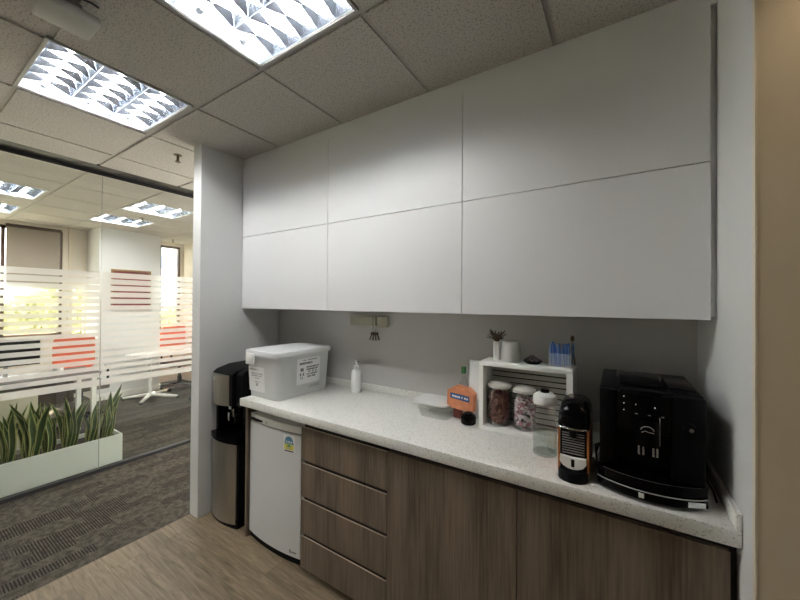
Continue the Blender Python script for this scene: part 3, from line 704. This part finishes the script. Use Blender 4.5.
def sweet_jar(x, y, r, h, mats, label, clab):
    z = ZC+.0225
    t = thing('glass_jar', label, 'jar', (x, y, z))
    part(MB().lathe(x, y, [(r*.9, z), (r, z+.008), (r, z+h*.78), (r*.86, z+h*.87), (r*.86, z+h*.92)], 32), 'glass', 'clear', t)
    part(MB().lathe(x, y, [(r*.95, z+h*.90), (r*1.0, z+h*.92), (r*1.0, z+h*.97), (r*.8, z+h*1.02), (r*.3, z+h*1.045), (.001, z+h*1.05)], 32), 'lid', 'jarlid', t)
    for i, (nm_, m, n) in enumerate(mats):
        mb = MB()
        for k in range(n):
            a = random.uniform(0, 2*PI); rr = r*.78*math.sqrt(random.uniform(.2, 1)); zz = random.uniform(z+.016, z+h*.76)
            c = Vector((x+rr*math.cos(a), y+rr*math.sin(a), zz)); q = Matrix.Rotation(random.uniform(0, PI), 3, 'X') @ RZ(random.uniform(0, PI))
            mb.box(c.x-.010, c.x+.010, c.y-.006, c.y+.006, c.z-.0035, c.z+.0035, bev=.0015, seg=1, rot=q)
        o = part(mb, nm_, m, t, clab if i == 0 else None); o['kind'] = 'stuff'
    return t
sweet_jar(-.490, 1.69, .058, .203, [('wrapped_sweets', 'red_packet', 420), ('wrapped_sweets', 'tan_packet', 60)], 'glass jar full of red brown wrapped sweets, left one in the rack', 'red brown sweets')
sweet_jar(-.370, 1.69, .052, .192, [('wrapped_sweets', 'white_packet', 260), ('wrapped_sweets', 'pink_packet', 110), ('wrapped_sweets', 'dark_packet', 60)], 'glass jar of white and pink wrapped sweets, in rack behind the pitcher', 'white and pink sweets')
# on top of the rack
zt = rz1+.0005
t = thing('tall_canister', 'slim white canister with dried brown bunch, on top left of rack', 'canister', (-.503, 1.70, zt))
part(MB().lathe(-.503, 1.70, [(.019, zt), (.020, zt+.004), (.021, zt+.092), (.0195, zt+.093)], 24), 'canister', 'white_pl', t)
dm = MB()
for k in range(46):
    a = random.uniform(0, 2*PI); l = random.uniform(.02, .055); h = random.uniform(.01, .055)
    dm.tube([(-.503, 1.70, zt+.085), (-.507+l*.4*math.cos(a), 1.70+l*.3*math.sin(a), zt+.10+h*.5), (-.510+l*math.cos(a), 1.70+l*.6*math.sin(a), zt+.10+h)], .0022, 4)
part(dm, 'dried_bunch', 'dried', t, 'brown dried bunch')
t = thing('white_tumbler', 'broad rounded pale grey container standing beside the slim canister', 'container', (-.44, 1.70, zt))
part(MB().lathe(-.437, 1.70, [(.046, zt), (.048, zt+.005), (.046, zt+.05), (.042, zt+.092), (.036, zt+.100), (.001, zt+.102)], 32), 'body', 'ceramic', t)
t = thing('coffee_capsule_dish', 'low dark dish of small black items on top of the rack', 'dish', (-.34, 1.70, zt))
part(MB().lathe(-.335, 1.70, [(.030, zt), (.045, zt+.012), (.043, zt+.012), (.028, zt+.003)], 24), 'dish', 'satin_black', t)
ci = MB()
for k in range(14):
    a = k*2.4; rr = .009*math.sqrt(k); ci.ball((-.335+rr*math.cos(a), 1.70+rr*math.sin(a), zt+.016+.008*(k < 6)+.008*(k < 2)), .010, .010, .008, 10, 6)
o = part(ci, 'contents', 'dark_packet', t); o['kind'] = 'stuff'
t = thing('stick_holder', 'clear holder packed with blue paper sugar sticks on right of rack', 'holder', (-.215, 1.70, zt))
hb = MB()
hb.box(-.262, -.259, 1.67, 1.735, zt, zt+.085).box(-.171, -.168, 1.67, 1.735, zt, zt+.10).box(-.259, -.171, 1.67, 1.672, zt, zt+.06).box(-.259, -.171, 1.733, 1.735, zt, zt+.10).box(-.259, -.171, 1.672, 1.733, zt, zt+.003)
part(hb, 'tray', 'thinplastic', t)
st = thing('sugar_sticks', 'bundle of blue and light blue paper sugar sticks in the clear holder', 'sugar sticks', (-.215, 1.70, zt+.003)) if False else None
b1, b2 = MB(), MB()
for k in range(26):
    x = -.254+.0033*k; y = 1.68+random.uniform(0, .045); h = random.uniform(.085, .105); q = RY(random.uniform(-.10, .12))
    (b1 if k % 3 else b2).box(x-.003, x+.003, y-.0015, y+.0015, zt+.004, zt+.004+h, rot=q, piv=(x, y, zt+.004))
part(b1, 'blue_sticks', 'blue_stick', t)['kind'] = 'stuff'; part(b2, 'light_sticks', 'lblue_stick', t)['kind'] = 'stuff'
solo(MB().tube([(-.160, 1.745, zt), (-.170, 1.745, zt+.08), (-.175, 1.742, zt+.13)], .003, 6).ball((-.172, 1.742, zt+.125), .009, .006, .014), 'stirrer', 'dried', 'thin brown stirrer standing at the right end of rack', 'stirrer', (-.16, 1.745, zt))
# glass pitcher
px, py = -.250, 1.510
t = thing('glass_pitcher', 'glass water pitcher with white lid and black button, before the rack', 'pitcher', (px, py, ZC))
part(MB().lathe(px, py, [(.040, ZC+.001), (.046, ZC+.006), (.046, ZC+.10), (.044, ZC+.13), (.038, ZC+.17), (.037, ZC+.20), (.042, ZC+.222)], 36, cap=False), 'glass', 'clear', t)
part(MB().lathe(px, py, [(.040, ZC+.008), (.0435, ZC+.014), (.0435, ZC+.088), (.001, ZC+.088)], 36), 'water', 'water', t)
part(MB().lathe(px, py, [(.040, ZC+.001), (.0455, ZC+.002), (.0455, ZC+.010), (.040, ZC+.012)], 36), 'base', 'thinplastic', t)
pl = part(MB().lathe(px, py, [(.043, ZC+.205), (.047, ZC+.212), (.047, ZC+.226), (.043, ZC+.240), (.030, ZC+.250), (.001, ZC+.253)], 36), 'lid', 'white_pl', t)
part(MB().lathe(px, py, [(.016, ZC+.250), (.018, ZC+.258), (.016, ZC+.266), (.001, ZC+.268)], 20), 'button', 'gloss_black', pl)
part(MB().tube([(px+.040, py+.012, ZC+.205), (px+.066, py+.02, ZC+.195), (px+.068, py+.02, ZC+.13), (px+.043, py+.013, ZC+.09)], .005), 'handle', 'clear', t)
# capsule machine
cx0, cx1, cy0, cy1 = -.178, -.080, 1.335, 1.56
t = thing('capsule_machine', 'small black capsule coffee machine with orange sides and silver tray', 'coffee machine', (-.129, 1.44, ZC))
part(MB().vbox(cx0+.006, cx1-.006, cy0+.012, cy1, ZC+.001, ZC+.180, .012, 4), 'body', 'satin_black', t)
for xx in ((cx0, cx0+.006), (cx1-.006, cx1)):
    part(MB().prism([(cy0+.012, ZC+.02), (cy1-.01, ZC+.02), (cy1-.01, ZC+.185), (cy0+.02, ZC+.185), (cy0+.008, ZC+.175)], xx[0], xx[1], 'x'), 'side_panel', 'orange_pl', t, 'orange side panel')
hd = []
hm = MB()
n = 12; cxm = (cx0+cx1)/2
pf = [(cy0-.006, ZC+.184)] + [(cy0+.060 - .066*math.cos(a), ZC+.188+.082*math.sin(a)) for a in [PI/2*k/n for k in range(n+1)]] + [(cy1-.06, ZC+.264), (cy1-.01, ZC+.240), (cy1, ZC+.184)]
rs = []
for ux, sc in ((-1, .40), (-.95, .68), (-.82, .86), (-.5, .98), (-.2, 1), (.2, 1), (.5, .98), (.82, .86), (.95, .68), (1, .40)):
    ym, zm = (cy0+cy1)/2, ZC+.184
    rs.append([hm.bm.verts.new((cxm+ux*.050, ym+(y-ym)*(.7+.3*sc), zm+(z-zm)*sc)) for y, z in pf])
for a, b in zip(rs, rs[1:]):
    for i in range(len(pf)): hm.bm.faces.new((a[i], a[(i+1) % len(pf)], b[(i+1) % len(pf)], b[i]))
hm.bm.faces.new(rs[0]); hm.bm.faces.new(rs[-1][::-1])
part(hm, 'head', 'gloss_black', t)
part(MB().tube([(cxm+.050*math.sin(a), cy0+.022-.034*math.cos(a), ZC+.181) for a in [(-1.35+2.7*k/12) for k in range(13)]], .0035, 8), 'chrome_band', 'chrome', t)
part(MB().cyl((cxm, cy0+.0, ZC+.150), (cxm, cy0+.0, ZC+.176), .011, 14, .014), 'spout', 'satin_black', t)
gr = MB()
for k in range(9): gr.box(cx0+.014, cx1-.014, cy0+.006, cy0+.012, ZC+.088+.0088*k, ZC+.0900+.0088*k)
part(gr, 'grille', 'grey_pl', t, 'grey ribbed front')
tb = [(cxm+.044*math.sin(a), cy0+.012-.040*math.cos(a)) for a in [(-PI/2+PI*k/14) for k in range(15)]]
part(MB().prism([(cxm+(x-cxm)*1.08, cy0+.014+(y-cy0-.014)*1.05) for x, y in tb], ZC+.001, ZC+.028, 'z'), 'tray_base', 'satin_black', t)
ty = part(MB().prism(tb, ZC+.0285, ZC+.034, 'z'), 'drip_tray', 'satin_black', t)
tf = [(cxm-.041, ZC+.080), (cxm-.042, ZC+.062), (cxm-.032, ZC+.048), (cxm-.015, ZC+.040), (cxm, ZC+.038), (cxm+.015, ZC+.040), (cxm+.032, ZC+.048), (cxm+.042, ZC+.062), (cxm+.041, ZC+.080), (cxm, ZC+.077)]
part(MB().prism(tf, cy0-.004, cy0+.012, 'y'), 'cup_plate', 'white_metal', t, 'silver plate with slot')
part(B(cxm-.006, cxm+.006, cy0-.0055, cy0+.0, ZC+.046, ZC+.074, bev=.003), 'slot', 'gloss_black', t)
solo(MB().tube([(cx1+.004, 1.50, ZC+.03), (cx1+.022, 1.47, ZC+.012), (cx1+.020, 1.42, ZC+.05), (cx1+.014, 1.45, ZC+.10), (cx1+.024, 1.50, ZC+.09), (cx1+.012, 1.56, ZC+.03), (cx1+.012, 1.60, ZC+.006)], .0035, 6), 'power_cable', 'black', 'black power cable looped between the two coffee machines', 'cable', (cx1+.012, 1.5, ZC))
# bean-to-cup machine
jx0, jx1, jy0, jy1, jz = -.050, .227, 1.345, 1.745, 1.262
t = thing('espresso_machine', 'large glossy black bean to cup coffee machine at right end of worktop', 'coffee machine', ((jx0+jx1)/2, 1.55, ZC))
bd = MB(); bd.box(jx0, jx1, jy0+.03, jy1, ZC+.018, jz, bev=.008, seg=3)
part(bd, 'body', 'satin_black', t)
part(B(jx0+.02, jx1-.02, jy0+.05, jy1-.02, ZC+.0005, ZC+.02), 'foot', 'black', t)
jc = [(jx0+.003, jy0+.032), (jx0+.003, jy0+.02)]
# left and right front columns with recess between
part(MB().box(jx0+.001, .0, jy0+.004, jy0+.032, ZC+.075, jz-.004, bev=.005), 'front_column', 'gloss_black', t)
part(MB().box(.145, jx1-.001, jy0+.004, jy0+.032, ZC+.06, jz-.004, bev=.005), 'front_column', 'satin_black', t)
cp = part(MB().prism(bow(.002, .143, jy0+.0, jy0+.031, .012), 1.135, jz-.006), 'control_panel', 'gloss_black', t)
for k in range(4): part(MB().ball((.052+.0165*k, jy0-.0105, 1.222-.001*k), .0012, .0009, .0012, 8, 6), 'indicator', 'led', cp)
for k in range(3): part(MB().ball((.020, jy0-.006, 1.243-.022*k), .0010, .0008, .0012, 8, 6), 'indicator', 'led', cp)
for k in range(3): part(B(.050+.034*k, .057+.034*k, jy0-.0125, jy0-.009, 1.192, 1.1945), 'button', 'grey_pl', cp)
hs = part(MB().prism(bow(.050, .112, jy0-.022, jy0+.02, .010), 1.100, 1.180), 'spout_housing', 'gloss_black', t)
part(MB().tube([(.081+.017*math.cos(a), jy0-.0335, 1.150+.013*math.sin(a)) for a in [PI*.05+PI*.9*k/14 for k in range(15)]], .0013, 6).tube([(.066, jy0-.0335, 1.143), (.076, jy0-.034, 1.149), (.084, jy0-.034, 1.146), (.098, jy0-.0335, 1.145)], .0012, 6), 'emblem', 'grey_pl', hs, 'round swoosh emblem')
for xx in (.060, .071, .097, .106):
    part(B(xx-.0025, xx+.0025, jy0-.028, jy0-.015, 1.070, 1.098, bev=.001, seg=1), 'spout', 'chrome', hs)
part(MB().box(.113, .1145, jy0-.02, jy0+.0, 1.105, 1.19), 'spout_trim', 'grey_pl', hs)
part(MB().box(.003, .143, jy0+.026, jy0+.030, ZC+.07, 1.13), 'recess_back', 'gloss_black', t)
tray = MB()
n = 16
tp = [(jx0-.006+(jx1-jx0+.010)*k/n, jy0+.004-.052*(1-(2*k/n-1)**2)**.8) for k in range(n+1)]
tray.prism(tp+[(jx1+.004, jy0+.05), (jx0-.006, jy0+.05)], ZC+.012, ZC+.040, 'z')
tr_ = part(tray, 'drip_tray', 'gloss_black', t)
part(MB().prism([(x*1.0, y+.006) for x, y in tp]+[(jx1-.0, jy0+.03), (jx0, jy0+.03)], ZC+.0405, ZC+.072, 'z'), 'tray_cover', 'gloss_black', t)
part(MB().tube([(x, y-.001, ZC+.038) for x, y in tp], .0018, 6), 'trim_line', 'grey_pl', tr_, 'thin grey line')
part(MB().tube([(x, y+.005, ZC+.072) for x, y in tp[1:-1]], .0008, 6), 'trim_line', 'dark_grey', tr_)
part(B(.176, .222, jy0-.022, jy0-.012, ZC+.016, ZC+.032, rot=RZ(.42)), 'end_badge', 'chrome', tr_, 'silver end badge')
part(B(.058, .072, jy0-.0505, jy0-.046, ZC+.018, ZC+.032), 'mark', 'paper', tr_, 'small white mark')
part(MB().cyl((.187, jy0-.010, 1.168), (.187, jy0+.006, 1.168), .017, 24).box(.184, .190, jy0-.014, jy0-.010, 1.155, 1.182), 'rotary_knob', 'chrome', t, 'small chrome rotary knob') if False else None
kn = part(MB().cyl((.187, jy0-.010, 1.168), (.187, jy0+.006, 1.168), .016, 24), 'rotary_knob', 'satin_black', t)
part(MB().cyl((.190, jy0-.0115, 1.166), (.190, jy0-.010, 1.166), .006, 14), 'knob_cap', 'chrome', kn)
lid = MB().box(.006, .128, jy0+.075, jy0+.26, jz+.0005, jz+.016, bev=.006)
ll = part(lid, 'hopper_lid', 'satin_black', t)
part(MB().tube([(.004, jy0+.20, jz+.006), (.004, jy0+.202, jz+.024), (.010, jy0+.202, jz+.028), (.124, jy0+.202, jz+.026), (.130, jy0+.202, jz+.022), (.130, jy0+.20, jz+.006)], .004, 8).box(.008, .126, jy0+.202, jy0+.206, jz+.006, jz+.024), 'lid_handle', 'dark_grey', ll, 'raised grey lid edge')
part(B(.145, .215, jy0+.09, jy0+.28, jz+.0005, jz+.006, bev=.002), 'powder_lid', 'gloss_black', t)
solo(MB().tube([(.236, 1.70, 1.0), (.25, 1.72, .96), (.255, 1.68, .94), (.262, 1.60, .935), (.268, 1.50, .934), (.262, 1.42, .934)], .003, 6), 'power_cable', 'black', 'thin black cable between large coffee machine and the right wall', 'cable', (.262, 1.6, .93))

TK[:] = [.981, .03]
# ---------------------------------------------------------------- planter with snake plants
py0, py1, pxf, pxb, pz = -.55, 1.322, -3.978, -4.285, .275
t = thing('planter_box', 'long low pale green white planter box behind the glass partition', 'planter', (-4.13, .4, 0))
pb = MB()
pb.box(pxf-.014, pxf, py0, py1, 0.0, pz).box(pxb, pxb+.014, py0, py1, 0, pz).box(pxb+.014, pxf-.014, py1-.014, py1, 0, pz).box(pxb+.014, pxf-.014, py0, py0+.014, 0, pz).box(pxb+.014, pxf-.014, py0+.014, py1-.014, 0, .02)
part(pb, 'box', 'planter', t)
o = part(B(pxb+.0145, pxf-.0145, py0+.0145, py1-.0145, .021, pz-.0375), 'soil', 'soil', t)
def snake_plant(y, x, seed, nl, hmax, label, lean=0):
    nl = nl+4; hmax *= 1.06
    rnd = random.Random(seed); mb = MB(); uv = mb.bm.loops.layers.uv.new('UVMap')
    for k in range(nl):
        a = rnd.uniform(0, 2*PI); r0 = rnd.uniform(.0, .028); hh = hmax*rnd.uniform(.55, 1.0); wd = rnd.uniform(.020, .034)
        # leaves face the room more often than not
        base = Vector((x+r0*math.cos(a), y+r0*math.sin(a), pz-.037)); out = Vector((math.cos(a)*.6, math.sin(a), 0)) * rnd.uniform(.05, .34) * hh + Vector((0, lean*hh, 0))
        fa = rnd.uniform(-.9, .9); twist = rnd.uniform(-.8, .8); n = 9; rings = []
        for i in range(n+1):
            s = i/n
            c = base + Vector((0, 0, hh*s)) + out*(s**1.5) + Vector((0, 0.012*math.sin(s*5+a), 0))
            wv = wd*(.55+.75*s-.25*s*s)*(1-max(0, s-.55)**1.7/.45**1.7*.985) if s > .55 else wd*(.55+.75*s-.25*s*s)
            ang = fa + twist*s; side = Vector((math.sin(ang), math.cos(ang), 0)); nrm = Vector((math.cos(ang), -math.sin(ang), 0))
            rings.append([mb.bm.verts.new(c + side*wv*u - nrm*(1-abs(u))*wv*.35) for u in (-1, -.5, 0, .5, 1)])
        for i in range(n):
            for j in range(4):
                f = mb.bm.faces.new((rings[i][j], rings[i][j+1], rings[i+1][j+1], rings[i+1][j]))
                for lp, (uu, vv) in zip(f.loops, ((j/4, i/n), ((j+1)/4, i/n), ((j+1)/4, (i+1)/n), (j/4, (i+1)/n))): lp[uv].uv = (uu, vv*hh/.5)
    solo(mb, 'snake_plant', 'leaf', label, 'plant', (x, y, pz-.037), 'snake plants in the long planter', ang=2)
PL = [(1.235, -4.12, 10, .46, .18, 'rightmost snake plant in the planter, leaning outwards at its end'),
      (1.115, -4.10, 8, .38, .16, 'second snake plant from right end of the planter'),
      (.985, -4.14, 9, .45, .03, 'third snake plant from right end of the planter'),
      (.865, -4.12, 7, .42, -.04, 'fourth snake plant from right end of the planter'),
      (.745, -4.10, 8, .45, .02, 'fifth snake plant from right end of the planter'),
      (.625, -4.14, 9, .43, .0, 'sixth snake plant from right end of the planter'),
      (.50, -4.11, 9, .42, .02, 'leftmost snake plant visible at the photo\'s left edge'),
      (.36, -4.13, 8, .42, .0, 'snake plant just outside the photo\'s left edge')]
for k, (y, x, nl, hm_, le, lab) in enumerate(PL): snake_plant(y, x, 20+k, nl, hm_, lab, le)

# ---------------------------------------------------------------- office furniture beyond the glass
def office_chair(x, y, rz, back_m, label, frame_m='satin_black', zoff=0):
    t = thing('office_chair', label, 'chair', (0, 0, 0)); 
    part(MB().cyl((0, 0, .08), (0, 0, .42), .025, 14).cyl((0, 0, .08), (0, 0, .22), .035, 14), 'column', 'black', t)
    base = MB()
    for k in range(5):
        a = k*2*PI/5+.3; base.cyl((0, 0, .10), (.28*math.cos(a), .28*math.sin(a), .065), .02, 8, .013)
    part(base, 'star_base', frame_m, t)
    for k in range(5):
        a = k*2*PI/5+.3; part(MB().cyl((.28*math.cos(a)-.012, .28*math.sin(a), .0285), (.28*math.cos(a)+.012, .28*math.sin(a), .0285), .028, 12), 'castor', 'black', t)
    part(MB().vbox(-.24, .24, -.24, .24, .42, .50, .07, 5, top_inset=.02), 'seat', 'dark_top', t)
    bk = MB(); n = 8; m_ = 8; ra = []; rb_ = []
    for j in range(m_+1):
        v = j/m_; z = .62+zoff+.46*v; wv = .205*(1-.35*(1-min(1, v*4))**2)*(1 - .12*max(0, v-.85)/.15)
        ra.append([bk.bm.verts.new((-.25-.03*math.sin(v*PI)+.04*(u*u), wv*u, z)) for u in [-1+2*i/n for i in range(n+1)]])
        rb_.append([bk.bm.verts.new((-.285-.03*math.sin(v*PI)+.04*(u*u), wv*u, z)) for u in [-1+2*i/n for i in range(n+1)]])
    for j in range(m_):
        for i in range(n):
            bk.bm.faces.new((ra[j][i], ra[j][i+1], ra[j+1][i+1], ra[j+1][i])); bk.bm.faces.new((rb_[j][i], rb_[j+1][i], rb_[j+1][i+1], rb_[j][i+1]))
    for i in range(n):
        bk.bm.faces.new((ra[0][i], rb_[0][i], rb_[0][i+1], ra[0][i+1])); bk.bm.faces.new((ra[m_][i], ra[m_][i+1], rb_[m_][i+1], rb_[m_][i]))
    for j in range(m_):
        bk.bm.faces.new((ra[j][0], ra[j+1][0], rb_[j+1][0], rb_[j][0])); bk.bm.faces.new((ra[j][n], rb_[j][n], rb_[j+1][n], ra[j+1][n]))
    part(bk, 'backrest', back_m, t)
    part(MB().tube([(-.05, 0, .42), (-.22, 0, .43), (-.31, 0, .50), (-.315, 0, .72+zoff)], .018, 8), 'back_support', 'black', t)
    for s in (-1, 1): part(MB().tube([(-.05, s*.24, .46), (-.02, s*.28, .50), (-.02, s*.28, .64), (-.12, s*.28, .66), (.1, s*.28, .66)], .014, 8), 'armrest', frame_m, t)
    t.location = TP((x, y, 0)); t.rotation_euler = (0, 0, rz)
    return t
office_chair(-5.74, 1.465, 0, 'coral', 'coral orange office chair behind the striped glass, nearest the square column')
office_chair(-6.54, 2.99, 0, 'coral', 'coral orange office chair in front of small office window')
office_chair(-5.58, 3.0, PI, 'satin_black', 'black office chair on castors beside the white star base table', 'chrome', zoff=-.06)
office_chair(-5.95, .55, 0, 'satin_black', 'black office chair behind the dark desk, at the photo\'s left edge')
# white pedestal table
t = thing('meeting_table', 'pale table on white post and star base beside the square column', 'table', (-6.2, 2.42, 0))
part(MB().vbox(-6.55, -5.9, 2.15, 3.1, .69, .715, .05, 5), 'tabletop', 'white_metal', t)
part(MB().cyl((-6.18, 2.40, .05), (-6.18, 2.40, .69), .022, 16), 'post', 'white_metal', t)
for ex, ey in ((-6.45, 2.14), (-5.97, 2.20), (-5.92, 2.68), (-6.42, 2.66)):
    part(MB().cyl((-6.18, 2.40, .075), (ex, ey, .028), .030, 10, .018), 'leg', 'white_metal', t)
    part(MB().lathe(ex, ey, [(.02, 0), (.02, .02)], 12), 'glide', 'black', t)
# desk along the glass
t = thing('office_desk', 'dark topped office desk behind the planter and striped glass', 'desk', (-5.15, .75, 0))
part(B(-5.45, -4.85, -.5, 1.42, .715, .745, bev=.003), 'desktop', 'dark_top', t)
for (ex, ey) in ((-5.4, -.42), (-4.9, -.42), (-5.4, 1.36), (-4.9, 1.36)):
    part(B(ex-.02, ex+.02, ey-.02, ey+.02, 0, .714), 'leg', 'white_metal', t)
part(B(-5.43, -5.41, -.38, 1.32, .35, .70), 'modesty_panel', 'dark_top', t)
solo(B(-5.30, -4.90, .58, .93, .001, .64, bev=.006), 'pedestal_cabinet', 'cream_pl', 'pale desk pedestal cabinet under the dark desk behind snake plants', 'cabinet', (-5.1, .75, 0))
t = thing('desk_monitor', 'black screened monitor standing on the dark desk behind striped glass', 'monitor', (-5.2, .78, .745))
part(MB().box(-5.24, -5.21, .52, 1.0, .86, 1.14, bev=.004), 'screen', 'satin_black', t)
part(MB().box(-5.245, -5.225, .745, .775, .75, .95).box(-5.30, -5.15, .67, .85, .7455, .755), 'stand', 'grey_pl', t)
solo(MB().tube([(-5.0, 1.12, .7455), (-5.0, 1.12, .746)], .001) .lathe(-5.02, 1.10, [(.035, .7455), (.04, .75), (.04, .83), (.036, .83), (.036, .752)], 18), 'mug', 'white_pl', 'white mug standing on the dark office desk', 'mug', (-5.02, 1.10, .7455))
solo(B(-5.005, -4.975, 1.40, 1.425, .70, 1.18), 'desk_divider_post', 'white_metal', 'slim white upright post at the end of dark desk', 'post', (-4.99, 1.41, .70)) if False else None
# framed picture on the column
t = thing('picture_frame', 'bronze framed dark red picture hung on the square white column', 'picture', (-6.69, 2.315, 1.75))
part(MB().box(-6.699, -6.675, 2.05, 2.585, 2.015, 2.04).box(-6.699, -6.675, 2.05, 2.585, 1.39, 1.415).box(-6.699, -6.675, 2.05, 2.075, 1.415, 2.015).box(-6.699, -6.675, 2.56, 2.585, 1.415, 2.015), 'frame', 'frame_gold', t)
part(B(-6.698, -6.688, 2.076, 2.559, 1.416, 2.014), 'print', 'red_art', t, 'dark red print')

TK[:] = [1.0, 0.0]
# ---------------------------------------------------------------- outside
def foliage(c, r, n, seed):
    rnd = random.Random(seed); mb = MB()
    for k in range(n):
        a, b = rnd.uniform(0, 2*PI), math.acos(rnd.uniform(-1, 1)); q = rnd.uniform(.6, 1)**.5*(1+.18*math.sin(5*a)*math.sin(4*b))
        p = Vector((c[0]+r[0]*q*math.sin(b)*math.cos(a), c[1]+r[1]*q*math.sin(b)*math.sin(a), c[2]+r[2]*q*math.cos(b)))
        s = rnd.uniform(.07, .15); u = Vector((rnd.uniform(-1, 1), rnd.uniform(-1, 1), rnd.uniform(-1, 1))).normalized(); v = u.orthogonal().normalized()
        mb.quad(p-u*s, p-v*s*.5, p+u*s, p+v*s*.5)
    return mb
for k, (x, y, h, r, lab) in enumerate([(-11.0, .6, .9, 1.15, 'bushy yellow green tree outside, behind the roller blind'), (-12.6, 2.9, 1.0, 1.1, 'yellow green tree outside between blind and square column'), (-11.0, 5.35, .55, 1.05, 'green tree outside the small office window'), (-11.5, -2.2, 1.0, 1.2, 'green tree outside beyond the photo\'s left edge')]):
    t = thing('tree', lab, 'tree', (x, y, -1.5), 'trees outside the office windows')
    part(foliage((x, y, h), (r, r, .85), 2600, 50+k), 'crown', 'tree', t, ang=3)
    part(MB().cyl((x, y, -1.5), (x, y, h), .12, 10, .06), 'trunk', 'bark', t)
struct(B(-70, XW-.5, -60, 60, -1.6, -1.5), 'ground', 'ground', 'ground outside the windows')
t = thing('tower_block', 'pale high rise seen through the small office window', 'building', (-42, 19, -1.5))
part(B(-46, -40, 14.5, 20.5, -1.5, 30), 'facade', 'building', t)
wn = MB()
for i in range(4):
    for j in range(12): wn.box(-40.0, -39.95, 15.0+1.4*i, 15.9+1.4*i, .5+2.2*j, 1.9+2.2*j)
part(wn, 'windows', 'bwindow', t, 'bluish windows')

# ---------------------------------------------------------------- light from outside
w = bpy.data.worlds.new('World'); bpy.context.scene.world = w; w.use_nodes = True
bg = w.node_tree.nodes['Background']; bg.inputs[0].default_value = (1, .965, .90, 1); bg.inputs[1].default_value = 2.9
sl_ = bpy.data.lights.new('sun', 'SUN'); sl_.energy = 22; sl_.angle = .01; sl_.color = (1, .88, .70)
so = bpy.data.objects.new('sun', sl_); C.objects.link(so); so.rotation_euler = Vector((.85, -.5, -1.5)).to_track_quat('-Z', 'Y').to_euler()

# ---------------------------------------------------------------- camera
cam = bpy.data.cameras.new('camera'); co = bpy.data.objects.new('camera', cam); C.objects.link(co)
f_, yaw, pit, rol = 339.685, .568301266, .00726223764, .00728449874
cam.sensor_width = 36; cam.lens = 36*f_/800; cam.clip_start = .02; cam.clip_end = 300
cy_, sy_ = math.cos(yaw), math.sin(yaw)
fw = Vector((-sy_*math.cos(pit), cy_*math.cos(pit), math.sin(pit))); r0 = Vector((cy_, sy_, 0)); u0 = r0.cross(fw)
r = r0*math.cos(rol)+u0*math.sin(rol); u = -r0*math.sin(rol)+u0*math.cos(rol)
mt = Matrix.Identity(4)
for i in range(3): mt[i][0] = r[i]; mt[i][1] = u[i]; mt[i][2] = -fw[i]
mt[2][3] = H; co.matrix_world = mt
sc = bpy.context.scene; sc.camera = co
sc.cycles.transparent_max_bounces = 32
sc.view_settings.view_transform = 'Standard'; sc.view_settings.look = 'None'; sc.view_settings.gamma = 1; sc.view_settings.exposure = 1.4
for o in ROOTS:
    if '_o' in o: del o['_o']
for o in C.objects:
    if '_o' in o: del o['_o']
